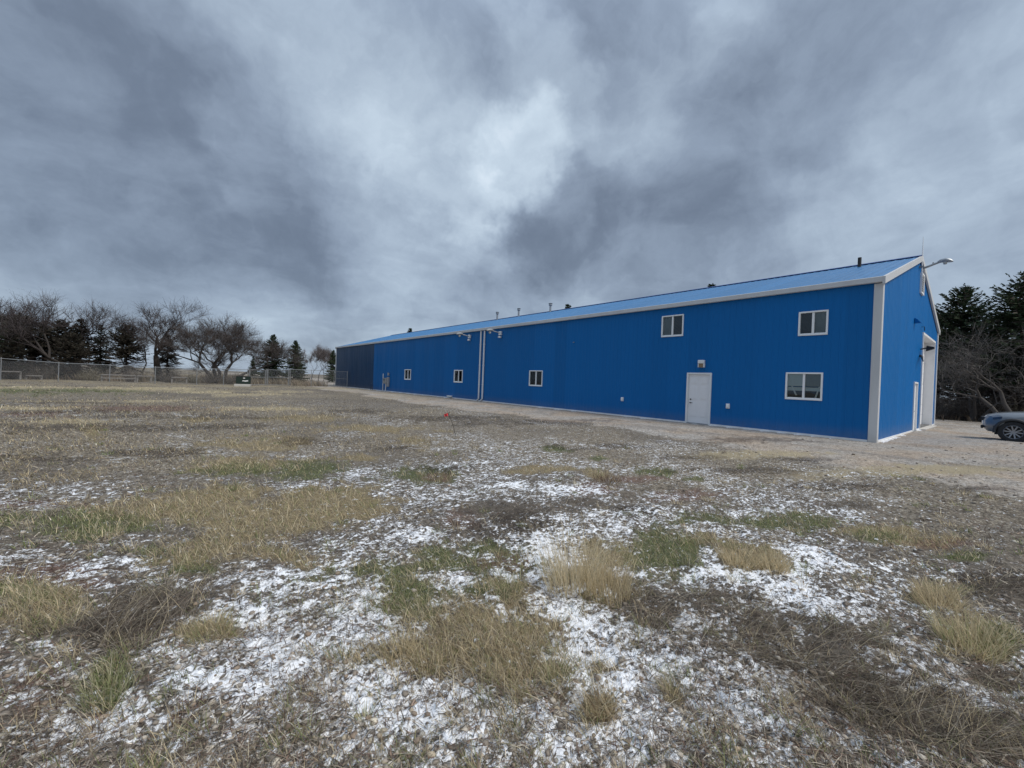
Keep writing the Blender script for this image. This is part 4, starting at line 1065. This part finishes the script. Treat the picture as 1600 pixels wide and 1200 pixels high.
# stones
ico = bmesh.new(); bmesh.ops.create_icosphere(ico, subdivisions=1, radius=1)
iv = np.array([v.co[:] for v in ico.verts]); it = np.array([[v.index for v in f.verts] for f in ico.faces]); ico.free()
def stones(xy, rad, cols, name, flat=.6):
    n = len(xy); s = rad[:, None, None]*(1+.28*rng.normal(size=(n, 12, 1))).clip(.6, 1.5)
    sc_ = np.stack([.8+.5*rng.random(n), .8+.5*rng.random(n), flat*(.7+.5*rng.random(n))], 1)[:, None, :]
    V = iv[None]*s*sc_
    a = rng.random(n)*2*PI; c, s_ = np.cos(a)[:, None], np.sin(a)[:, None]
    x = V[..., 0]*c-V[..., 1]*s_; y = V[..., 0]*s_+V[..., 1]*c
    V = np.stack([x+xy[:, None, 0], y+xy[:, None, 1], V[..., 2]+(height(xy[:, 0], xy[:, 1])+rad*.15)[:, None]], -1).reshape(-1, 3)
    T = (it[None]+np.arange(n)[:, None, None]*12).reshape(-1, 3)
    me = np_mesh(name, V, None, T, {'tint': np.repeat(pal(n, cols, .2), 12, 0)}, smooth=False)
    prop(link(name, me, M['stone']), kind='stuff')
xy = by_mask(9500, lambda m, q: (.5+.5*m['gravel'])*(1-.8*m['tan'])*(1-.8*m['green'])*(1-.5*m['mat']), y0=640, y1=1300)
stones(xy, (.005+.010*rng.random(len(xy))**2)*(1+dist(xy)*.10), [(.22, .19, .16), (.32, .29, .25), (.14, .125, .11), (.45, .41, .35), (.26, .20, .15)], 'gravel_stones')
xy = gnd(rng.uniform(350, 1000, 260), rng.uniform(1060, 1215, 260))
stones(xy, .006+.010*rng.random(len(xy))**2, [(.42, .36, .27), (.50, .46, .38), (.30, .25, .19), (.24, .24, .24)], 'pebbles')

# ------------------------------------------------------------------ chain link fence
FPOLY = ([0, 172, 308, 453, 523], [53.5, 52.0, 50.8, 54.2, 55.8])
def fpoint(px, pyt):
    Y = float(np.interp(px, *FPOLY)); p = at_y(px, pyt, Y); return p
posts = [(-420, 533), (-300, 541), (-190, 548.5), (-92, 554.5), (2, 560), (92, 567), (172, 570.3), (243, 573.7), (308, 576), (350, 576.6), (387, 577.2)]
fence = empty('chain_link_fence', (fpoint(2, 560)[0], fpoint(2, 560)[1], 0))
prop(fence, 'long grey chain link fence with top rail crossing the field in front of the trees', 'fence')
fo = np.array(fence.location)
def fence_post(p, top, parent, o0, r=.03):
    me = MB().tube([(0, 0, -.1), (0, 0, top+.04)], r, 8).tube([(0, 0, top+.03), (0, 0, top+.08)], [r*1.2, r*.5], 8).mesh('fence_post')
    return link('fence_post', me, M['fencegalv'], parent, (p[0]-o0[0], p[1]-o0[1], 0))
def wire_mesh(A, B, za, zb, parent, o0, step=.12, r=.0035):
    A = np.array(A[:2]); B = np.array(B[:2]); L = np.linalg.norm(B-A); u = (B-A)/L
    st, en = [], []
    z0 = .05
    for sgn in (1, -1):
        s = -zb
        while s < L+zb:
            # line rising at 45 degrees, clipped to the panel
            pts = []
            for k in range(2): pass
            if sgn > 0: a, b_, h0, h1 = s, s+(za-z0), z0, za
            else: a, b_, h0, h1 = s, s+(za-z0), za, z0
            aa, bb = max(a, 0), min(b_, L)
            if bb > aa:
                f0 = (aa-a)/(b_-a); f1 = (bb-a)/(b_-a)
                p0 = [*(A+u*aa), h0+(h1-h0)*f0]; p1 = [*(A+u*bb), h0+(h1-h0)*f1]
                st.append(p0); en.append(p1)
            s += step
    st = np.array(st); en = np.array(en); D = en-st
    W = unit(np.cross(D, np.array([u[1], -u[0], 0])))*r
    V, q = strips(st-np.array([o0[0], o0[1], 0]), D, W, 1.0)
    return link('wire_mesh', np_mesh('wire_mesh', V, q), M['fencegalv'], parent)
pts = [fpoint(*p) for p in posts]
for p in pts: fence_post(p, p[2], fence, fo)
for a, b_ in zip(pts, pts[1:]):
    me = MB().tube([tuple(a-np.array([fo[0], fo[1], 0])), tuple(b_-np.array([fo[0], fo[1], 0]))], .026, 6, raw=True).mesh('top_rail'); link('top_rail', me, M['fencegalv'], fence)
    wire_mesh(a, b_, min(a[2], b_[2]), min(a[2], b_[2]), fence, fo)
def gate(pa, pb, label, nm='chain_link_gate'):
    e = empty(nm, (pa[0], pa[1], 0)); prop(e, label, 'gate'); o0 = np.array([pa[0], pa[1], 0])
    a = np.array([0, 0, 0.]); d = np.array([pb[0]-pa[0], pb[1]-pa[1], 0]); zt = (pa[2]+pb[2])/2
    fence_post(pa, pa[2], e, o0, .035); fence_post(pb, pb[2], e, o0, .035)
    u = d/np.linalg.norm(d); i = u*.09
    b = MB()
    for z in (.1, zt*.52, zt-.05): b.tube([tuple(i+[0, 0, z]), tuple(d-i+[0, 0, z])], .022, 6)
    b.tube([tuple(i+[0, 0, .1]), tuple(i+[0, 0, zt-.05])], .022, 6); b.tube([tuple(d-i+[0, 0, .1]), tuple(d-i+[0, 0, zt-.05])], .022, 6)
    b.build('gate_frame', M['fencegalv'], e)
    wire_mesh(pa, pb, zt-.05, zt-.05, e, o0)
g0, g1_, g2, g3 = fpoint(389.5, 577.2), fpoint(416, 577.4), fpoint(452, 577.6), fpoint(454, 577.0)
gate(g0, g1_, 'grey chain link gate leaf just right of the dark green box')
gate(g1_+np.array([.12, 0, 0]), g2, 'grey chain link gate leaf in front of the two separate spruces')
g4 = fpoint(487, 578.3); g5 = fpoint(522.5, 579.3)
f2 = empty('chain_link_fence', (g3[0], g3[1], 0)); prop(f2, 'short taller chain link section between the gates and the far warehouse corner', 'fence'); fo2 = np.array(f2.location)
for p in (g3, g4, g5): fence_post(p, p[2], f2, fo2)
for a, b_ in ((g3, g4), (g4, g5)):
    me = MB().tube([tuple(a-np.array([fo2[0], fo2[1], 0])), tuple(b_-np.array([fo2[0], fo2[1], 0]))], .026, 6, raw=True).mesh('top_rail'); link('top_rail', me, M['fencegalv'], f2)
    wire_mesh(a, b_, a[2], b_[2], f2, fo2)
ga = np.array([g5[0]+.12, g5[1]-.1, g5[2]]); gb = np.array([BX-.30, 53.3, 2.0])
gate(ga, gb, 'grey chain link gate swung open against the navy end of the long wall')

# low timber rails behind the fence
def rail(pxa, pxb, py, Y, label, two=False):
    a = at_y(pxa, py, Y); c = at_y(pxb, py+(.036*(pxb-pxa)), Y); L = c[0]-a[0]
    e = empty('timber_rail', (a[0], Y, 0)); prop(e, label, 'rail', 'low timber rails behind the fence')
    zt = a[2]
    MB().box(0, L, -.05, .05, zt-.09, zt, .008).build('rail', M['wood'], e)
    if two: MB().box(0, L, -.04, .04, zt*.45, zt*.45+.08, .008).build('rail', M['wood'], e)
    for x in (.04, L-.04): MB().box(x-.06, x+.06, .055, .16, -.05, zt-.02, .008).build('post', M['wood'], e)
rail(-40, 33, 578, 55, 'pale low timber rail at the left edge behind the fence')
rail(158, 212, 584.5, 54.5, 'low double timber rail left of the tallest elm trunk', True)
rail(214, 237, 586.5, 54.5, 'short low timber rail right in front of the tallest elm trunk')
rail(268, 292.5, 588.8, 54, 'short low timber rail right of the tallest elm')
rail(40, 66, 586, 56, 'faint low timber rail between the first two fence posts')
# dark box with a white emblem beside the gate
p0 = gnd(379.5, 603.3); s_ = 1.22
bx = empty('utility_box', (p0[0], p0[1], 0), -YAW*.35); prop(bx, 'dark green box with small white markings on a pale slab beside the fence gate', 'utility box')
hz = at_dist(379, 588.3, np.hypot(*p0))[2]
MB().box(-s_/2, s_/2, 0, .6, .22, hz, .02).build('box_body', M['boxgreen'], bx)
MB().box(-s_/2-.12, s_/2+.05, -.25, .7, -.05, .2, .02).build('slab', M['concrete'], bx)
MB().box(-s_/2-.02, s_/2+.02, -.02, .62, hz, hz+.03, .008).build('lid', M['dark'], bx)
b = MB(); b.prism([(.08+.10*math.cos(t), -.006, hz-.16+.06*math.sin(t)) for t in np.linspace(0, 2*PI, 14)[:-1]], (0, .004, 0)); b.build('white_mark', M['trim'], bx)
b = MB(); b.prism([(-.08, -.006, .55), (.0, -.006, .60), (.15, -.006, .58), (.42, -.006, .62), (.45, -.006, .50), (.2, -.006, .46), (0, -.006, .50), (-.08, -.006, .48)], (0, .004, 0)); b.build('white_mark', M['trim'], bx)
# marker flag
p = gnd(713, 683); fz = float(height(np.array([p[0]]), np.array([p[1]]))[0]); mfl = empty('marker_flag', (p[0], p[1], fz)); prop(mfl, 'small red marker flag on a thin leaning wire in the field', 'marker flag')
top = at_dist(700, 645, np.hypot(*p)*.98)-np.array([p[0], p[1], fz])
b = MB(); b.tube([(0, 0, -.05), tuple(top*.5+np.array([.02, 0, 0])), tuple(top)], .005, 5); b.build('wire_stake', M['dark'], mfl)
tx = np.array(top); R3 = np.array([_R[0], _R[1], 0])
b = MB(); nx_, nz_ = 5, 4
grid = [[b.bm.verts.new(tuple(tx-R3*.10*(i/(nx_-1))*1.0+R3*.01+np.array([0, .018*math.sin(i*1.9+j), -.02-.075*(j/(nz_-1))+.012*math.sin(i*1.3+j*2)]))) for j in range(nz_)] for i in range(nx_)]
for i in range(nx_-1):
    for j in range(nz_-1): b.bm.faces.new((grid[i][j], grid[i+1][j], grid[i+1][j+1], grid[i][j+1]))
b.build('flag', M['red'], mfl)

# ------------------------------------------------------------------ parked silver car (front faces the far side of the yard)
def carpaint():
    m = mat('silver_car_paint', (.17, .185, .20), .3, .35, coat=.6, var=(.04, 3)); return m
M['car'] = carpaint(); M['tyre'] = mat('tyre_rubber', (.022, .022, .023), .85, var=(.3, 12)); M['rim'] = mat('dark_silver_alloy', (.30, .31, .33), .35, .7)
M['clad'] = mat('dark_car_cladding', (.030, .032, .036), .6, var=(.2, 9)); M['hl'] = mat('dark_headlight_lens', (.035, .042, .06), .12, coat=1)
car = empty('parked_car', (23.55+.93, .70, 0), 0.0)
prop(car, 'silver grey parked car showing its nose and front wheel at the right edge', 'car')
def fc(u, v, z): return (v, -u, z)
def lerp(t, a, b): return np.interp(t, a, b)
UC = (.80, 3.75); WR = .385
def zlo(u):
    z = lerp(u, [0, .3, 1.4, 4.2, 4.7], [.34, .27, .27, .30, .42])
    for c in UC:
        if abs(u-c) < .46: z = max(z, .38+math.sqrt(.46**2-(u-c)**2))
    return z
KP = 9
def section(u):
    w = lerp(u, [0, .3, .9, 3.6, 4.7], [.84, .90, .93, .94, .86]); zb = lerp(u, [0, .5, 1.4, 4.7], [.88, .96, 1.02, 1.06]); zh = lerp(u, [0, .25, .7, 1.4, 1.5, 4.7], [.96, 1.04, 1.10, 1.16, 1.10, 1.08])
    zl = zlo(u)
    P_ = [(w*.95, zl), (w*.985, max(zl, .40)+.01), (w, max(zl, .55)+.02), (w, max(.72, zl+.03)), (w*.985, zb-.08), (w*.95, zb), (w*.84, zb+(zh-zb)*.6), (w*.55, zh-.01), (0, zh+.02)]
    out = []
    s_ = max(0, 1-u/.85)**1.2
    for v, z in P_:
        nz = lerp(z, [.27, .45, .6, .8, .92, 1.0], [.24, .05, 0, .02, .08, .16])
        out.append((u+s_*(.30*abs(v/w)**3.5+nz), v, z))
    return out
US = [0, .05, .11, .18, .24, .29, .34, .37, .43, .51, .61, .71, .80, .89, .99, 1.09, 1.17, 1.23, 1.26, 1.35, 1.7, 2.1, 2.6, 3.0, 3.25, 3.29, 3.34, 3.42, 3.52, 3.64, 3.75, 3.86, 3.98, 4.08, 4.16, 4.21, 4.26, 4.4, 4.6, 4.7]
SEC = [section(u) for u in US]
def body_patch(i0, i1, k0, k1, side, push=0.):
    V = []; q = []
    for i in range(i0, i1+1):
        for k in range(k0, k1+1):
            u, v, z = SEC[i][k]
            V.append(fc(u-push*.6*(i < 6), side*(v+push), z+push*.3*(k > 5)))
    n = k1-k0+1
    for i in range(i1-i0):
        for k in range(n-1): q.append((i*n+k, (i+1)*n+k, (i+1)*n+k+1, i*n+k+1))
    return np.array(V), np.array(q)
Vl, Ql, off = [], [], 0
for s_ in (-1, 1):
    V, q = body_patch(0, len(US)-1, 0, KP-1, s_); Vl.append(V); Ql.append(q+off); off += len(V)
body = np_mesh('body', np.vstack(Vl), np.vstack(Ql), None, smooth=True)
bm = bmesh.new(); bm.from_mesh(body); bmesh.ops.remove_doubles(bm, verts=bm.verts, dist=.002); bm.verts.ensure_lookup_table()
# rounded nose: a grid over the whole front, then the flat tail
NV = 17
def nose_u(v, z, w): return .30*abs(v/w)**3.5+lerp(z, [.27, .45, .6, .8, .92, 1.0], [.24, .05, 0, .02, .08, .16])
w0_ = .84; ng = []
for k in range(6):
    u_, v_, z_ = SEC[0][k]
    ng.append([bm.verts.new(fc(nose_u(t*v_, z_, w0_), t*v_, z_)) for t in np.linspace(-1, 1, NV)])
ng.append([bm.verts.new(fc(nose_u(t*w0_*.84, zz, w0_), t*w0_*.84, zz)) for t in np.linspace(-1, 1, NV) for zz in [float(np.interp(abs(t)*.84, [0, .55, .84], [.98, .95, .928]))]])
for ra, rb in zip(ng, ng[1:]):
    for k in range(NV-1): bm.faces.new((ra[k], ra[k+1], rb[k+1], rb[k]))
# close the tail
for yy_ in (len(US)-1,):
    ring = [fc(u, -v, z) for u, v, z in SEC[yy_]]+[fc(u, v, z) for u, v, z in SEC[yy_]][-2::-1]
    vs = []
    for c_ in ring: vs.append(min(bm.verts, key=lambda v_: (v_.co-Vector(c_)).length))
    uq = []
    [uq.append(v_) for v_ in vs if v_ not in uq]
    bm.faces.new(uq)
bmesh.ops.recalc_face_normals(bm, faces=bm.faces); bm.to_mesh(body); bm.free(); body.set_sharp_from_angle(angle=math.radians(38))
link('body', body, M['car'], car)
for s_ in (-1, 1):
    V, q = body_patch(0, 6, 4, 5, s_, .012); link('headlight', np_mesh('headlight', V, q, smooth=True), M['hl'], car)
    V, q = body_patch(0, 8, 0, 2, s_, .012); link('lower_cladding', np_mesh('lower_cladding', V, q, smooth=True), M['clad'], car)
    V, q = body_patch(17, 24, 0, 1, s_, .02); link('sill_cladding', np_mesh('sill_cladding', V, q, smooth=True), M['clad'], car)
    for c_ in UC:
        V = []; q = []
        A = np.linspace(-.12, PI+.12, 22)
        prof = [(.405, -.16), (.41, .012), (.43, .034), (.485, .034), (.50, .0)]
        for a in A:
            for rr_, o_ in prof: V.append(fc(c_-rr_*math.cos(a), s_*(.93+o_), .38+rr_*math.sin(a)))
        for i in range(len(A)-1):
            for k in range(len(prof)-1): q.append((i*5+k, i*5+5+k, i*5+6+k, i*5+1+k))
        link('wheel_arch', np_mesh('wheel_arch', np.array(V), np.array(q), smooth=True), M['clad'], car)
        # wheel
        b = MB(fc); A = np.linspace(0, 2*PI, 33)[:-1]
        prof = [(.24, .0), (.27, .012), (.34, .018), (.375, .004), (WR, -.03), (WR, -.18), (.37, -.21), (.27, -.22)]
        rings = [[b.bm.verts.new(fc(c_+r_*math.cos(a), s_*(.915+o_), WR+r_*math.sin(a))) for a in A] for r_, o_ in prof]
        for ra, rb in zip(rings, rings[1:]):
            for k in range(32): b.bm.faces.new((ra[k], ra[(k+1) % 32], rb[(k+1) % 32], rb[k]))
        ty = b.build('wheel', M['tyre'], car, True)
        b = MB(fc)
        rings = [[b.bm.verts.new(fc(c_+r_*math.cos(a), s_*(.915+o_), WR+r_*math.sin(a))) for a in A] for r_, o_ in [(.245, .0), (.235, .008), (.22, -.01), (.215, -.12)]]
        for ra, rb in zip(rings, rings[1:]):
            for k in range(32): b.bm.faces.new((ra[k], ra[(k+1) % 32], rb[(k+1) % 32], rb[k]))
        for k in range(10):
            a = 2*PI*(k//2)/5+(.17 if k % 2 else -.17)+.2; a2 = 2*PI*(k//2)/5+(.30 if k % 2 else -.30)+.2
            def pt(r_, aa, o_): return Vector(fc(c_+r_*math.cos(aa), s_*(.915+o_), WR+r_*math.sin(aa)))
            w0, w1v = .30, .085
            q4 = [pt(.045, a-.45, -.02), pt(.045, a+.45, -.02), pt(.222, a2+w1v, -.004), pt(.222, a2-w1v, -.004)]
            q5 = [p_+Vector(fc(0, -s_*.03, 0)) for p_ in q4]
            A_ = [b.bm.verts.new(p_) for p_ in q4]; B_ = [b.bm.verts.new(p_) for p_ in q5]
            b.bm.faces.new(A_)
            for i in range(4): b.bm.faces.new((A_[i], A_[(i+1) % 4], B_[(i+1) % 4], B_[i]))
        b.tube([(c_, s_*.87, WR), (c_, s_*.905, WR)], [.06, .045], 12)
        b.build('rim', M['rim'], ty)
        b = MB(fc); b.tube([(c_, s_*.80, WR), (c_, s_*.82, WR)], .213, 24); b.build('rim_backing', M['black'], ty)  # plain black backing disc closing the rim behind the spokes
# inner wells and underside
b = MB(fc); b.box(.35, 1.5, -.70, .70, .25, .9); b.box(1.3, 3.3, -.80, .80, .24, .6); b.box(3.1, 4.55, -.70, .70, .28, .9); b.build('underbody', M['black'], car)
# cabin
def cabm(u, t, v): return fc(u, v, t)
b = MB(fc)
low = [(1.42, 1.10, .80), (2.2, 1.66, .62), (3.1, 1.71, .62), (4.25, 1.66, .60), (4.62, 1.08, .76)]
L1 = [b.bm.verts.new(fc(u, -v, z)) for u, z, v in low]; R1 = [b.bm.verts.new(fc(u, v, z)) for u, z, v in low]
b.bm.faces.new(L1); b.bm.faces.new(R1[::-1])
for i in range(5): b.bm.faces.new((L1[i], L1[(i+1) % 5], R1[(i+1) % 5], R1[i]))
bmesh.ops.bevel(b.bm, geom=list(b.bm.edges), offset=.05, segments=3, affect='EDGES', profile=.6)
b.build('cabin', M['car'], car, True)
for s_ in (-1, 1):
    for a0_, a1_ in (((1.72, 1.16), (2.28, 1.58)), ((2.62, 1.16), (3.5, 1.6)), ((3.6, 1.16), (4.15, 1.56))):
        (ua, za), (ub, zb_) = a0_, a1_
        vv = lambda z: s_*(.80-(z-1.1)*.30+.012)
        pts4 = [(ua, za), (max(ub, ua+.25) if ua < 1.8 else ub, zb_), (2.58 if ua < 1.8 else ub, zb_), (2.58 if ua < 1.8 else ub, za)] if ua < 1.8 else [(ua, za), (ua, zb_), (ub, zb_), (ub, za)]
        MB(fc).poly([(u, vv(z), z) for u, z in pts4]).build('side_window', M['hl'], car)
    MB(fc).box(1.75, 1.95, s_*.86-.07+(s_*.08), s_*.86+.07+(s_*.08), 1.12, 1.26, .03).build('door_mirror', M['clad'], car)
    MB(fc).box(4.45, 4.66, s_*.80-.06, s_*.80+.06, .85, 1.05, .02).build('tail_light', M['red'], car)
    for u in (2.35, 3.4): MB(fc).box(u, u+.2, s_*.955-.012, s_*.955+.012, .93, .96, .004).build('door_handle', M['car'], car)
MB(fc).poly([(1.47, -.70, 1.15), (2.16, -.56, 1.62), (2.16, .56, 1.62), (1.47, .70, 1.15)][::1]).build('windshield', M['hl'], car)
b = MB(fc)
for k in range(7): b.box(-.01+.03*(abs(k-3)/3)**3, .12, -.48+k*.14, -.38+k*.14, .74, .88, .01)
b.build('grille', M['black'], car)
b = MB(fc); b.box(-.004, .07, -.50, .50, .44, .56, .02); b.build('air_intake', M['black'], car)
